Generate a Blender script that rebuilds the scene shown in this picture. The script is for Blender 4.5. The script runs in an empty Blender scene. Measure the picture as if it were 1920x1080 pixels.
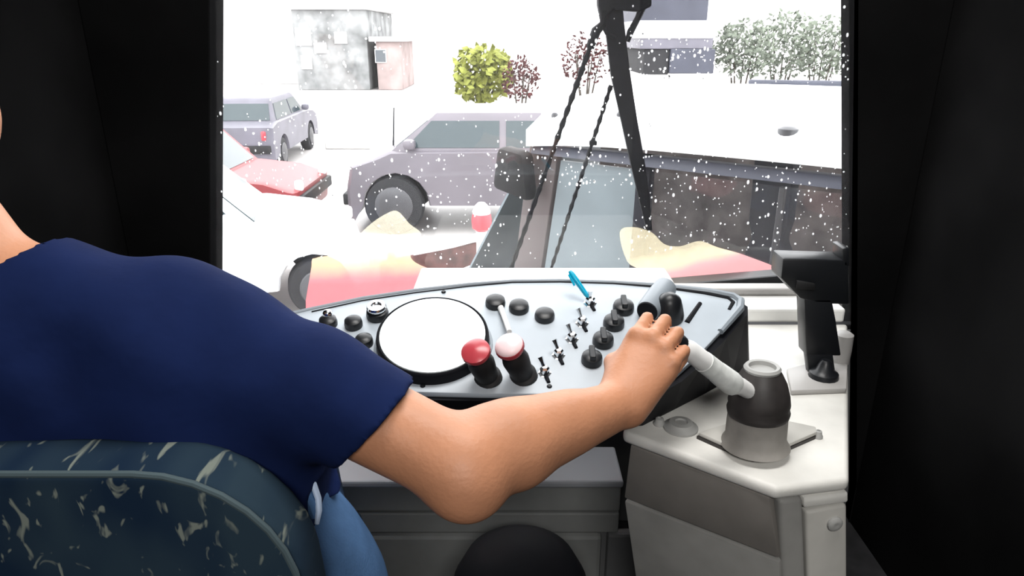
import bpy, bmesh, math, random
import numpy as np
from mathutils import Vector, Matrix, noise
random.seed(7)
V = Vector
PI = math.pi
scene = bpy.context.scene
COL = scene.collection

# ------------------------------------------------------------------ camera, sky, light, exposure
FPX = 1304.0
CAM = V((0, 0, 1.45)); PITCH = math.radians(20)
cam_data = bpy.data.cameras.new('camera'); cam = bpy.data.objects.new('camera', cam_data); COL.objects.link(cam)
cam.location = CAM; cam.rotation_euler = (PI / 2 - PITCH, 0, 0)
cam_data.sensor_width = 36; cam_data.lens = 36 * FPX / 1920; cam_data.clip_start = .02; cam_data.clip_end = 400
scene.camera = cam
world = bpy.data.worlds.new('overcast_sky'); scene.world = world; world.use_nodes = True
bg = world.node_tree.nodes['Background']
bg.inputs['Color'].default_value = (.97, .985, 1, 1); bg.inputs['Strength'].default_value = 1.0
scene.view_settings.view_transform = 'Standard'; scene.view_settings.look = 'None'
scene.view_settings.gamma = 1; scene.view_settings.use_curve_mapping = False
scene.view_settings.exposure = 2.5
STREET = -.85          # street level; the cab floor is z = 0

def lamp_area(name, loc, sx, sy, power, rot=(0, 0, 0), col=(1, .98, .95)):
    l = bpy.data.lights.new(name, 'AREA'); l.shape = 'RECTANGLE'; l.size = sx; l.size_y = sy; l.energy = power; l.color = col
    o = bpy.data.objects.new(name, l); COL.objects.link(o); o.location = loc; o.rotation_euler = rot; return o

lamp_area('cab_fill_light', (.15, .95, 2.47), .9, .5, 5)  # added fill light above the view, brightens dash and cover tops
lamp_area('aisle_fill_light', (.1, -1.3, 2.47), .9, .5, 12)  # added fill light behind the camera, lifts the cover sides

# ------------------------------------------------------------------ pixel helpers (points of the photo put on real planes)
FW = V((0, math.cos(PITCH), -math.sin(PITCH))); UP = V((0, math.sin(PITCH), math.cos(PITCH)))
def ray(px, py): return FW + V(((px - 960) / FPX, 0, 0)) + UP * ((540 - py) / FPX)
def at(px, py, t): return CAM + ray(px, py) * t
def atY(px, py, Y): d = ray(px, py); return CAM + d * (Y / d.y)
def atZ(px, py, Z): d = ray(px, py); return CAM + d * ((Z - CAM.z) / d.z)
def atP(px, py, o, n): d = ray(px, py); return CAM + d * ((o - CAM).dot(n) / d.dot(n))

# ------------------------------------------------------------------ materials
def mat(name, col, rough=.6, metal=0., spec=.4, noise_amt=0., noise_scale=20., bump=0., bump_scale=80., coat=0.):
    m = bpy.data.materials.new(name); m.use_nodes = True
    nt = m.node_tree; b = nt.nodes['Principled BSDF']
    b.inputs['Base Color'].default_value = (*col, 1); b.inputs['Roughness'].default_value = rough
    b.inputs['Metallic'].default_value = metal; b.inputs['Specular IOR Level'].default_value = spec
    b.inputs['Coat Weight'].default_value = coat
    tc = nt.nodes.new('ShaderNodeTexCoord')
    if noise_amt:
        n = nt.nodes.new('ShaderNodeTexNoise'); n.inputs['Scale'].default_value = noise_scale; n.inputs['Detail'].default_value = 5
        nt.links.new(tc.outputs['Object'], n.inputs['Vector'])
        r = nt.nodes.new('ShaderNodeValToRGB')
        r.color_ramp.elements[0].position = .3; r.color_ramp.elements[1].position = .7
        r.color_ramp.elements[0].color = (*[c * (1 - noise_amt) for c in col], 1)
        r.color_ramp.elements[1].color = (*[min(1, c * (1 + noise_amt)) for c in col], 1)
        nt.links.new(n.outputs['Fac'], r.inputs['Fac']); nt.links.new(r.outputs['Color'], b.inputs['Base Color'])
    if bump:
        n2 = nt.nodes.new('ShaderNodeTexNoise'); n2.inputs['Scale'].default_value = bump_scale; n2.inputs['Detail'].default_value = 3
        nt.links.new(tc.outputs['Object'], n2.inputs['Vector'])
        bp = nt.nodes.new('ShaderNodeBump'); bp.inputs['Strength'].default_value = bump; bp.inputs['Distance'].default_value = .01
        nt.links.new(n2.outputs['Fac'], bp.inputs['Height']); nt.links.new(bp.outputs['Normal'], b.inputs['Normal'])
    return m

M = {}
M['black_lining'] = mat('black_lining', (.006, .006, .0062), 1, 0, 0, .5, 2.)  # near black, to give the view its dark side borders
M['ceiling'] = mat('ceiling_lining', (.3, .3, .3), .9, 0, .1)
M['floor'] = mat('rubber_floor', (.03, .03, .032), .9, 0, .1, .3, 15.)
M['dash'] = mat('dash_grey_blue', (.40, .445, .49), .42, 0, .4, .06, 9.)
M['dash_edge'] = mat('dash_edge_grey', (.22, .25, .28), .4)
M['black'] = mat('black_plastic', (.008, .009, .011), .38, 0, .4)
M['matt_black'] = mat('matt_black', (.006, .0065, .009), .7, 0, .15)
M['rubber'] = mat('black_rubber', (.012, .012, .013), .6, 0, .3, .4, 30.)
M['chrome'] = mat('chrome', (.8, .82, .84), .15, 1.)
M['white_dial'] = mat('white_dial', (.8, .88, .9), .3, 0, .5, coat=.6)
M['red'] = mat('red_plastic', (.42, .045, .06), .3, 0, .5)
M['pink_white'] = mat('pink_white_plastic', (.8, .62, .64), .35)
M['white_plastic'] = mat('white_plastic', (.75, .75, .74), .4, 0, .4, .06, 30)
M['tape'] = mat('white_tape', (.68, .70, .68), .5, 0, .4, .18, 45)
M['cyan'] = mat('cyan_plastic', (.0, .36, .55), .3, 0, .5)
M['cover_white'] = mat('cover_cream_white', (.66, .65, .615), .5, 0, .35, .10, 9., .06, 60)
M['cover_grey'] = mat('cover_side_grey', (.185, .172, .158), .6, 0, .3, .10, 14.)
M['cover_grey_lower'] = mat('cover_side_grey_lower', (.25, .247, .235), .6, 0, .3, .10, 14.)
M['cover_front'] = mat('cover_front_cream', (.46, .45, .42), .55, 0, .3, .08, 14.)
M['bulkhead'] = mat('bulkhead_grey', (.185, .19, .185), .6, 0, .3, .12, 8.)
M['bulkhead_dark'] = mat('bulkhead_dark_grey', (.12, .122, .125), .6, 0, .3, .12, 8.)
M['ledge'] = mat('ledge_grey', (.27, .28, .30), .6)
M['grommet'] = mat('grey_grommet', (.33, .33, .32), .6)
M['boot_dark'] = mat('boot_dark_rubber', (.035, .031, .030), .5, 0, .4, .35, 20.)
M['boot_grey'] = mat('boot_grey_lower', (.27, .255, .235), .6, 0, .3, .15, 20.)
M['skin'] = mat('skin', (.45, .205, .112), .5, 0, .35, .08, 16., .08, 160)
M['shirt'] = mat('navy_cotton', (.0055, .0125, .055), .9, 0, .08, .22, 7., .2, 22)
M['denim'] = mat('blue_denim', (.060, .125, .25), .9, 0, .1, .22, 14., .15, 300)
M['denim_edge'] = mat('pale_denim_edge', (.45, .55, .72), .8)
M['hair'] = mat('black_hair', (.008, .007, .006), .7, 0, .15, .4, 60., .5, 150)
M['shoe'] = mat('black_leather', (.01, .01, .01), .5)
M['eye'] = mat('eye_white', (.7, .7, .68), .2)
M['wiper'] = mat('wiper_black', (.006, .0065, .009), .7, 0, .12, .3, 60.)
M['sill_white'] = mat('sill_white', (.72, .72, .70), .5, 0, .3, .08, 12.)
M['sill_grey'] = mat('sill_grey', (.36, .35, .34), .5)
M['asphalt'] = mat('wet_street', (.42, .40, .39), .5, 0, .4, .16, 1.2)
M['van_white'] = mat('van_white', (.82, .84, .84), .3, 0, .4)
M['silver'] = mat('silver_paint', (.135, .122, .138), .35, .2, .5, .1, 2.)
M['pillar_grey'] = mat('pinkish_grey_trim', (.12, .10, .10), .6)
M['car_white'] = mat('white_paint', (.7, .7, .72), .3)
M['car_red'] = mat('red_paint', (.20, .028, .032), .4)
M['car_grey'] = mat('grey_lilac_paint', (.12, .115, .14), .4, 0, .4, .2, 3)
M['tyre'] = mat('tyre_rubber', (.018, .018, .02), .8)
M['hub'] = mat('wheel_hub', (.07, .07, .075), .4, .3)
M['car_glass'] = mat('car_glass_dark', (.03, .045, .05), .1, 0, .5)
M['pale_glass'] = mat('pale_sky_reflection', (.175, .215, .235), .35, 0, .4, .08, 6.)  # opaque pale blue-grey: the sky's reflection is put into the colour
M['van_inside'] = mat('van_interior_brown', (.17, .145, .14), .8, 0, .2, .45, 9.)
M['van_seat'] = mat('van_seat_dark', (.010, .010, .016), .8)
M['lamp_white'] = mat('lamp_white_plastic', (.75, .7, .7), .3)
M['brown_board'] = mat('barrier_brown', (.06, .025, .022), .7, 0, .3, .6, 9.)
M['facade'] = mat('pale_facade', (.62, .61, .60), .8, 0, .2, .06, 1.)
M['facade_grey'] = mat('grey_facade', (.23, .235, .235), .8, 0, .2, .5, 1.3)
M['facade_rose'] = mat('rose_facade', (.30, .24, .23), .8, 0, .2, .3, 1.)
M['window_dark'] = mat('far_window', (.08, .09, .10), .3)
M['truck'] = mat('dark_blue_grey_truck', (.05, .053, .072), .5, 0, .3, .2, 2.)
M['truck_light'] = mat('pale_truck_stripe', (.6, .6, .64), .5)
M['leaf_grey'] = mat('grey_green_leaf', (.14, .16, .125), .7, 0, .2, .5, 4.)
M['leaf_yellow'] = mat('yellow_green_leaf', (.20, .215, .045), .7, 0, .2, .3, 4.)
M['leaf_red'] = mat('red_brown_leaf', (.06, .018, .018), .7, 0, .2, .5, 6.)
M['bark'] = mat('bark', (.06, .05, .04), .9)
M['kerb'] = mat('pale_kerb', (.55, .54, .52), .8)

def seat_material():
    m = bpy.data.materials.new('blue_moquette'); m.use_nodes = True; nt = m.node_tree; b = nt.nodes['Principled BSDF']
    b.inputs['Roughness'].default_value = .95; b.inputs['Specular IOR Level'].default_value = .1
    tc = nt.nodes.new('ShaderNodeTexCoord'); mp = nt.nodes.new('ShaderNodeMapping'); mp.inputs['Scale'].default_value = (1, .25, .55)
    mp.inputs['Rotation'].default_value = (0, math.radians(28), 0)
    nt.links.new(tc.outputs['Object'], mp.inputs['Vector'])
    def noise_ramp(scale, lo, hi, dist):
        n = nt.nodes.new('ShaderNodeTexNoise'); n.inputs['Scale'].default_value = scale; n.inputs['Detail'].default_value = 2
        n.inputs['Distortion'].default_value = dist
        nt.links.new(mp.outputs[0], n.inputs['Vector'])
        r = nt.nodes.new('ShaderNodeValToRGB'); r.color_ramp.elements[0].position = lo; r.color_ramp.elements[1].position = hi
        nt.links.new(n.outputs['Fac'], r.inputs['Fac']); return r
    a = noise_ramp(52, .62, .70, 1.2)
    c = noise_ramp(9, .40, .62, 0)
    base = nt.nodes.new('ShaderNodeMix'); base.data_type = 'RGBA'
    base.inputs['A'].default_value = (.006, .016, .035, 1); base.inputs['B'].default_value = (.018, .034, .05, 1)
    nt.links.new(c.outputs[0], base.inputs['Factor'])
    mx = nt.nodes.new('ShaderNodeMix'); mx.data_type = 'RGBA'; mx.inputs['B'].default_value = (.15, .17, .15, 1)
    nt.links.new(a.outputs[0], mx.inputs['Factor']); nt.links.new(base.outputs['Result'], mx.inputs['A'])
    nt.links.new(mx.outputs['Result'], b.inputs['Base Color'])
    return m
M['moquette'] = seat_material()
M['piping'] = mat('pale_green_piping', (.05, .075, .085), .9)

def glass_material(name, veil, gloss_rough=.02, tint=(1, 1, 1)):
    """wet, dusty glass: mostly clear, part of the light scattered by the film"""
    m = bpy.data.materials.new(name); m.use_nodes = True; nt = m.node_tree; nt.nodes.remove(nt.nodes['Principled BSDF'])
    out = nt.nodes['Material Output']
    tr = nt.nodes.new('ShaderNodeBsdfTransparent'); tr.inputs[0].default_value = (*tint, 1)
    tl = nt.nodes.new('ShaderNodeBsdfTranslucent'); tl.inputs[0].default_value = (.97, .96, .98, 1)
    mx = nt.nodes.new('ShaderNodeMixShader')
    n = nt.nodes.new('ShaderNodeTexNoise'); n.inputs['Scale'].default_value = 5; n.inputs['Detail'].default_value = 6
    tc = nt.nodes.new('ShaderNodeTexCoord'); nt.links.new(tc.outputs['Object'], n.inputs['Vector'])
    mr = nt.nodes.new('ShaderNodeMapRange'); mr.inputs['From Min'].default_value = .3; mr.inputs['From Max'].default_value = .7
    mr.inputs['To Min'].default_value = veil * .6; mr.inputs['To Max'].default_value = veil * 1.4
    nt.links.new(n.outputs['Fac'], mr.inputs['Value']); nt.links.new(mr.outputs[0], mx.inputs[0])
    nt.links.new(tr.outputs[0], mx.inputs[1]); nt.links.new(tl.outputs[0], mx.inputs[2])
    gl = nt.nodes.new('ShaderNodeBsdfGlossy'); gl.inputs['Roughness'].default_value = gloss_rough
    mx2 = nt.nodes.new('ShaderNodeMixShader'); mx2.inputs[0].default_value = .03
    nt.links.new(mx.outputs[0], mx2.inputs[1]); nt.links.new(gl.outputs[0], mx2.inputs[2]); nt.links.new(mx2.outputs[0], out.inputs[0])
    return m
M['windscreen'] = glass_material('wet_windscreen_glass', .006)
M['side_glass'] = glass_material('van_side_glass', .05)
def water_material():
    m = bpy.data.materials.new('rain_water'); m.use_nodes = True; nt = m.node_tree; nt.nodes.remove(nt.nodes['Principled BSDF'])
    g = nt.nodes.new('ShaderNodeBsdfRefraction'); g.inputs['IOR'].default_value = 1.33; g.inputs['Roughness'].default_value = .1
    t = nt.nodes.new('ShaderNodeBsdfTranslucent'); t.inputs[0].default_value = (1, 1, 1, 1)
    mx = nt.nodes.new('ShaderNodeMixShader'); mx.inputs[0].default_value = .5
    nt.links.new(g.outputs[0], mx.inputs[1]); nt.links.new(t.outputs[0], mx.inputs[2]); nt.links.new(mx.outputs[0], nt.nodes['Material Output'].inputs[0])
    return m
M['water'] = water_material()

# ------------------------------------------------------------------ geometry helpers
class G:
    def __init__(s): s.v = []; s.f = []
    def add(s, vs, fs):
        n = len(s.v); s.v += [tuple(v) for v in vs]; s.f += [tuple(i + n for i in f) for f in fs]; return s
    def bm(s, b):
        b.verts.index_update(); s.add([v.co[:] for v in b.verts], [[v.index for v in f.verts] for f in b.faces]); b.free(); return s
    def box(s, c, size, rot=None, bev=0, seg=2):
        b = bmesh.new(); bmesh.ops.create_cube(b, size=1)
        for v in b.verts: v.co = V((v.co.x * size[0], v.co.y * size[1], v.co.z * size[2]))
        if bev: bmesh.ops.bevel(b, geom=list(b.edges), offset=bev, segments=seg, affect='EDGES', profile=.5)
        R = rot if rot is not None else Matrix.Identity(3)
        for v in b.verts: v.co = R @ v.co + V(c)
        return s.bm(b)
    def prism(s, pts, vec, bev=0, seg=2):
        """planar outline pushed along vec"""
        b = bmesh.new(); a = [b.verts.new(p) for p in pts]; c = [b.verts.new(V(p) + V(vec)) for p in pts]; n = len(pts)
        b.faces.new(a); b.faces.new(list(reversed(c)))
        for i in range(n): b.faces.new((a[i], c[i], c[(i + 1) % n], a[(i + 1) % n]))
        bmesh.ops.recalc_face_normals(b, faces=list(b.faces))
        if bev: bmesh.ops.bevel(b, geom=list(b.edges), offset=bev, segments=seg, affect='EDGES', profile=.5, clamp_overlap=True)
        return s.bm(b)
    def tube(s, path, rad, seg=12, cap=True):
        path = [V(p) for p in path]; n = len(path)
        if not hasattr(rad, '__len__'): rad = [rad] * n
        up = V((0, 0, 1)); rings = []; prev = None
        for i, p in enumerate(path):
            d = (path[min(i + 1, n - 1)] - path[max(i - 1, 0)]).normalized()
            if prev is None:
                a = d.orthogonal().normalized()
            else:
                a = (prev - d * prev.dot(d)).normalized()
            prev = a; bb = d.cross(a)
            rings.append([p + (a * math.cos(2 * PI * k / seg) + bb * math.sin(2 * PI * k / seg)) * rad[i] for k in range(seg)])
        vs = [q for r in rings for q in r]; fs = []
        for i in range(n - 1):
            for k in range(seg):
                k2 = (k + 1) % seg; fs.append((i * seg + k, i * seg + k2, (i + 1) * seg + k2, (i + 1) * seg + k))
        if cap: fs.append(tuple(reversed(range(seg)))); fs.append(tuple((n - 1) * seg + k for k in range(seg)))
        return s.add(vs, fs)
    def lathe(s, prof, o, axis=(0, 0, 1), seg=24, sx=1):
        o = V(o); ax = V(axis).normalized(); a = ax.cross(V((0, 1, 0)) if abs(ax.y) < .9 else V((1, 0, 0))).normalized(); b = ax.cross(a)
        vs = []; fs = []; n = len(prof)
        for r, h in prof:
            for k in range(seg):
                t = 2 * PI * k / seg; vs.append(o + ax * h + (a * math.cos(t) * sx + b * math.sin(t)) * max(r, 1e-5))
        for i in range(n - 1):
            for k in range(seg):
                k2 = (k + 1) % seg; fs.append((i * seg + k, i * seg + k2, (i + 1) * seg + k2, (i + 1) * seg + k))
        fs.append(tuple(reversed(range(seg)))); fs.append(tuple((n - 1) * seg + k for k in range(seg)))
        return s.add(vs, fs)

ORG = {}
def obj(name, g, m, parent=None, smooth=False, weld=False):
    """one mesh object, given in world coordinates"""
    me = bpy.data.meshes.new(name)
    if parent is not None: o0 = ORG[parent.name]
    else:
        arr = np.array(g.v); lo = arr.min(0); hi = arr.max(0); o0 = V(((lo[0] + hi[0]) / 2, (lo[1] + hi[1]) / 2, lo[2]))
    me.from_pydata([(x - o0.x, y - o0.y, z - o0.z) for x, y, z in g.v], [], g.f)
    b = bmesh.new(); b.from_mesh(me)
    if weld: bmesh.ops.remove_doubles(b, verts=list(b.verts), dist=1e-5)
    bmesh.ops.recalc_face_normals(b, faces=list(b.faces)); b.to_mesh(me); b.free()
    if smooth:
        me.polygons.foreach_set('use_smooth', [True] * len(me.polygons))
        if smooth != 'all':
            me.set_sharp_from_angle(angle=math.radians(40))
    me.materials.append(m)
    o = bpy.data.objects.new(name, me); COL.objects.link(o)
    if parent is not None: o.parent = parent
    else: o.location = o0
    ORG[o.name] = o0 if parent is None else V(o0)
    return o
def tag(o, label=None, cat=None, group=None, kind=None):
    if label: o['label'] = label
    if cat: o['category'] = cat
    if group: o['group'] = group
    if kind: o['kind'] = kind
    return o
def thing(name, label, cat, loc, group=None):
    o = bpy.data.objects.new(name, None); COL.objects.link(o); o.location = loc; o.empty_display_size = .05; ORG[o.name] = V(loc)
    return tag(o, label, cat, group)
def struct(name, g, m, parent=None, smooth=False, label=None):
    o = obj(name, g, m, parent, smooth)
    if parent is None: o['kind'] = 'structure'
    if label: o['label'] = label
    return o

# ================================================================== THE CAB SHELL
GY = 1.85                                    # plane of the windscreen
XL, XR = -1.05, 1.07                         # cab side walls, black to make the dark borders of the view
g = G().box((.01, -.35, -.02), (2.16, 4.5, .04)); struct('floor', g, M['floor'])
g = G().box((.01, -.35, 2.52), (2.16, 4.5, .04)); struct('ceiling', g, M['ceiling'])
g = G().box((XL - .02, -.35, 1.25), (.04, 4.5, 2.5)); wl = struct('wall_left', g, M['black_lining'])
g = G().box((XR + .02, -.35, 1.25), (.04, 4.5, 2.5)); wr = struct('wall_right', g, M['black_lining'])
struct('wall_back_added', G().box((.01, -2.58, 1.25), (2.16, .04, 2.5)), M['ceiling'])  # unseen wall, added to keep rear sky from mirroring in the windscreen
# posts added as dark side borders of the view: leaning in towards the roof
def zx(px, py): p = atY(px, py, GY); return p.x, p.z
lt = zx(404, -60); lb = zx(404, 900); rt = zx(1594, -60); rb = zx(1594, 900)
def post(a, b, xo, name):
    sl = (b[0] - a[0]) / (b[1] - a[1])
    xa = a[0] + (2.5 - a[1]) * sl; xb = b[0] + (0 - b[1]) * sl
    pts = [(xo, GY - .035, 2.5), (xa, GY - .035, 2.5), (xb, GY - .035, 0), (xo, GY - .035, 0)]
    struct(name, G().prism(pts, (0, .09, 0), .004), M['black_lining'])
    return xa, xb
post(lt, lb, XL, 'trim_left'); post(rt, rb, XR, 'trim_right')
# front wall below the windscreen, header above it
struct('wall_front', G().box((0, GY, .33), (2.1, .06, .66), bev=.005), M['bulkhead_dark'])
struct('trim_top', G().box((0, GY, 2.47), (2.1, .07, .08), bev=.01), M['black_lining'])
# windscreen
gl = G().box((.03, GY + .005, 1.55), (1.93, .006, 1.78))
win = struct('window_1', gl, M['windscreen'], label='wet front windscreen of the cab, spotted with rain')
struct('window_seal', G().box((.03, GY - .01, .665), (1.9, .03, .02), bev=.004), M['rubber'], win)

# rain drops on the outer face
g = G()
def drop(p, r, sq):
    seg = 7; vs = []; fs = []
    for ring, (rr, h) in enumerate(((1, 0), (.75, .45), (.0, .62))):
        for k in range(seg if rr else 1):
            t = 2 * PI * k / seg
            vs.append((p.x + r * rr * math.cos(t), p.y + r * h, p.z + r * sq * rr * math.sin(t)))
    for k in range(seg):
        k2 = (k + 1) % seg; fs.append((k, k2, seg + k2, seg + k)); fs.append((seg + k, seg + k2, 2 * seg))
    fs.append(tuple(reversed(range(seg)))); g.add(vs, fs)
zones = [(545, 20, 760, 170, 60), (460, 210, 600, 470, 110), (600, 280, 950, 520, 170), (920, 60, 1130, 340, 110), (1180, 60, 1594, 160, 220),
         (1180, 270, 1594, 480, 300), (1000, 250, 1200, 350, 70), (404, 0, 1594, 520, 420)]
for x0, y0, x1, y1, n in zones:
    for _ in range(n):
        p = atY(random.uniform(x0, x1), random.uniform(y0, y1), GY + .0075)
        if p.z > .7: drop(p, random.choice((.0012, .0015, .0018, .0022, .0034)) * random.uniform(.8, 1.1), random.uniform(.8, 1.8))
o = obj('raindrops', g, M['water'], smooth='all'); tag(o, 'clear rain drops scattered over the outside of the windscreen', 'raindrops', kind='stuff')

# white shelf in front of the panel, black bar, stepped sill on the right
sh = [atZ(x, y, .85) for x, y in ((800, 470), (890, 478), (960, 494), (1190, 491), (1235, 500))]
yk = [p for p in sh]
pts = [V((-.25, 1.30, .85)), V((-.25, 1.815, .85)), V((.42, 1.815, .85)), V((.42, 1.30, .85))]
struct('trim_1', G().prism(pts, (0, 0, -.03), .006), M['sill_white'], label='white shelf between instrument panel and windscreen')
a = atY(1235, 536, 1.74); b = atY(1500, 514, 1.74); c = atY(1500, 548, 1.74); d = atY(1235, 556, 1.74)
b2 = a + (b - a) * 1.25; c2 = d + (c - d) * 1.25
struct('trim_2', G().prism([a, b2, c2, d], (0, .06, 0), .006), M['black'], label='black rubber bar along the foot of the windscreen, right')
g = G().box((.59, 1.70, .828), (.46, .05, .02), bev=.008, seg=3); struct('trim_3', g, M['sill_grey'], label='grey rounded rail on the right sill')
g = G().box((.59, 1.655, .800), (.46, .14, .036), bev=.006); struct('trim_4', g, M['sill_white'], label='white step of the right sill behind the engine cover')

# grey bulkhead below the panel: ledge and pressed panels
BY = 1.50
blk = thing('bulkhead', 'grey pressed lower front panel below the dashboard with grooves', 'panel', (0, BY, 0))
blk['kind'] = 'structure'; del blk['category']; blk.name = 'wall_lower'; ORG['wall_lower'] = ORG['bulkhead']
LZ = atY(900, 893, BY).z
obj('backing', G().box((-.37, BY + .06, LZ / 2 - .01), (1.30, .06, LZ)), M['bulkhead_dark'], blk)
obj('ledge', G().box((-.37, BY + .05, LZ - .005), (1.30, .16, .02), bev=.006), M['ledge'], blk)
z1 = atY(900, 962, BY).z; z2 = atY(900, 1003, BY).z
obj('upper_panel', G().box((-.37, BY + .015, (LZ - .02 + z1 + .004) / 2), (1.30, .03, LZ - .024 - z1), bev=.005), M['bulkhead'], blk)
obj('middle_panel', G().box((-.37, BY + .018, (z1 + z2) / 2), (1.30, .03, z1 - z2 - .008), bev=.004), M['bulkhead'], blk)
xr = atY(1128, 1040, BY).x
obj('lower_panel', G().box(((xr - 1.0) / 2, BY + .018, z2 / 2), (xr + 1.0, .03, z2 - .012), bev=.012), M['bulkhead'], blk)
obj('side_panel', G().box((xr + .09, BY + .024, z2 / 2), (.15, .03, z2 - .012), bev=.01), M['bulkhead_dark'], blk)

# ================================================================== INSTRUMENT PANEL
O = atY(900, 733, 1.0); T = atY(1000, 533, 1.27)
un = V((1, 0, 0)); vn = V((0, T.y - O.y, T.z - O.z)).normalized(); nn = un.cross(vn).normalized()
def dp(px, py, h=0): return atP(px, py, O, nn) + nn * h
dash = thing('instrument_panel', 'blue-grey sloping driver instrument panel with round gauge, knobs and chrome toggles', 'dashboard', (O.x, O.y + .1, .75))
out = [(470, 610), (530, 595), (585, 582), (680, 562), (780, 547), (880, 536), (960, 530), (1050, 529), (1150, 532), (1240, 538), (1330, 549), (1374, 558), (1388, 567), (1387, 582),
       (1350, 625), (1310, 668), (1268, 705), (1220, 732), (1170, 740), (1040, 742), (900, 741), (780, 738), (640, 736), (520, 738)]
face = [dp(*p) for p in out]
ins = 0.010
obj('face_plate', G().prism([p + nn * .004 for p in face], -nn * .012, .003), M['dash'], dash, True)
# black housing below the plate
cen = sum(face, V()) / len(face)
low = []
for p in face: low.append(V((p.x, p.y, p.z)) + V(((p.x - cen.x) * .04, (p.y - cen.y) * .02, -.009)))
hg = G(); n = len(face); down = []
for i, p in enumerate(low):
    px, py = out[i]
    back = max(0, min(1, (p.y - 1.0) / .27))
    hb_ = {(1374, 558): (1402, 668), (1388, 567): (1405, 682), (1387, 582): (1402, 692), (1350, 625): (1372, 710), (1310, 668): (1322, 738), (1268, 705): (1264, 768), (1220, 732): (1205, 798), (1170, 740): (1165, 800)}.get((px, py))
    if hb_: down.append(atZ(*hb_, .784))
    else: down.append(V((p.x, p.y + .10 * (1 - back) - .0 * back, .80)))
hg.add(low + down, [tuple(range(n)), tuple(reversed(range(n, 2 * n)))] + [(i, (i + 1) % n, n + (i + 1) % n, n + i) for i in range(n)])
obj('housing', hg, M['matt_black'], dash, False)
# rim along the far edge and the right end
rimi = [i for i in range(0, 15)]
path = [face[i] + nn * .004 for i in rimi]
obj('rim', G().tube(path, [.0035] * 9 + [.0045, .006, .007, .008, .008, .006], 8), M['dash_edge'], dash, True)
path = [dp(*p, .004) for p in ((585, 588), (680, 567), (780, 552), (880, 540), (960, 533), (1050, 532), (1150, 535), (1240, 542), (1320, 553), (1364, 562), (1374, 570), (1366, 584))]
obj('rim_gasket', G().tube(path, [.0018] * 7 + [.003, .004, .004, .004, .003], 6), M['matt_black'], dash, True)

def knob(px, py, r, hgt, m, name='push_button', tilt=V((0, 0, 0)), dome=True, sink=0):
    o0 = dp(px, py); ax = (nn + tilt).normalized()
    pr = [(r * 1.15, -.004), (r * 1.15, .003), (r * .98, .004), (r, hgt * .5), (r * .93, hgt * .8), (r * .65, hgt * .95), (r * .25, hgt), (0, hgt)]
    return obj(name, G().lathe(pr, o0, ax, 20), m, dash, True)
SC = lambda px, py: (dp(px, py) - CAM).dot(FW) / FPX          # metres per pixel there
# speedometer: raised black drum, white face
c0 = dp(813, 650); R = 103 * SC(815, 640)
gax = (nn + V((.02, -.05, 0))).normalized()
drum = obj('gauge', G().lathe([(R, -.01), (R, .026), (R * .99, .031), (R * .965, .033), (R * .945, .031), (R * .945, .026), (R * .5, .025), (0, .025)], c0, gax, 56), M['matt_black'], dash, True)
obj('gauge_face', G().lathe([(R * .935, .025), (R * .935, .0325), (R * .90, .0335), (R * .4, .0345), (0, .0345)], c0, gax, 56), M['white_dial'], drum, True)
ringp = [c0 + gax * .003 + (un * math.cos(t) + gax.cross(un) * math.sin(t)) * R * 1.035 for t in np.linspace(0, 2 * PI, 57)]
obj('gauge_flange', G().tube(ringp, .004, 6), M['dash_edge'], drum, True)
# left cluster of buttons
for x, y in ((617, 612), (664, 614), (684, 648)): knob(x, y, 17 * SC(x, y), .022, M['black'])
k = knob(709, 596, 21 * SC(709, 596), .022, M['black'], 'ignition_switch')
kt = dp(709, 596) + nn * .022
ch = obj('chrome_ring', G().lathe([(.017, 0), (.018, .004), (.016, .008), (.010, .008), (.009, .004), (0, .004)], kt, nn, 20), M['chrome'], k, True)
k['label'] = 'black switch with chrome ring'
k = knob(697, 690, 15 * SC(697, 690), .014, M['chrome'], 'chrome_button'); k['label'] = 'bright chrome button by the sleeve'
k = knob(618, 606, 10 * SC(617, 606), .030, M['chrome'], 'chrome_cap'); 
# black knobs right of the gauge
for x, y in ((929, 574), (973, 583), (1021, 599)): knob(x, y, 19 * SC(x, y), .020, M['black'], 'black_knob')
rd = lambda x, y, k: at(x, y, (dp(x, y) - CAM).dot(FW) - k)
rod = G().tube([rd(937, 574, .012), rd(944, 590, .024), rd(955, 622, .042)], [.0060, .005, .0045], 10)
obj('white_lever', rod, M['white_plastic'], dash, True)
# two red mushroom switches on black stalks
for i, (bx, by, tx, ty) in enumerate(((917, 712, 890, 655), (983, 708, 953, 645))):
    b0 = dp(bx, by); s = SC(bx, by)
    top = at(tx, ty, (dp(bx, by) - CAM).dot(FW) - .070)
    ax = (top - b0).normalized(); L = (top - b0).length
    st = obj('mushroom_switch', G().lathe([(26 * s, -.006), (26 * s, .010), (21 * s, .014), (23 * s, L * .35), (25 * s, L * .55), (21 * s, L * .74), (12 * s, L * .84), (0, L * .84)], b0, ax, 22), M['rubber'], dash, True)
    m1 = M['red']
    obj('mushroom_cap', G().lathe([(10 * s, L * .80), (23 * s, L * .83), (27 * s, L * .90), (26 * s, L * .96), (17 * s, L * 1.01), (0, L * 1.03)], b0, ax, 24), m1, st, True)
    if i: 
        c = obj('cap_disc', G().lathe([(25.5 * s, L * .965), (24 * s, L * 1.0), (15 * s, L * 1.05), (0, L * 1.065)], b0, ax, 24), M['pink_white'], st, True); c['label'] = 'pale pink top of the right mushroom switch'
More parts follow.
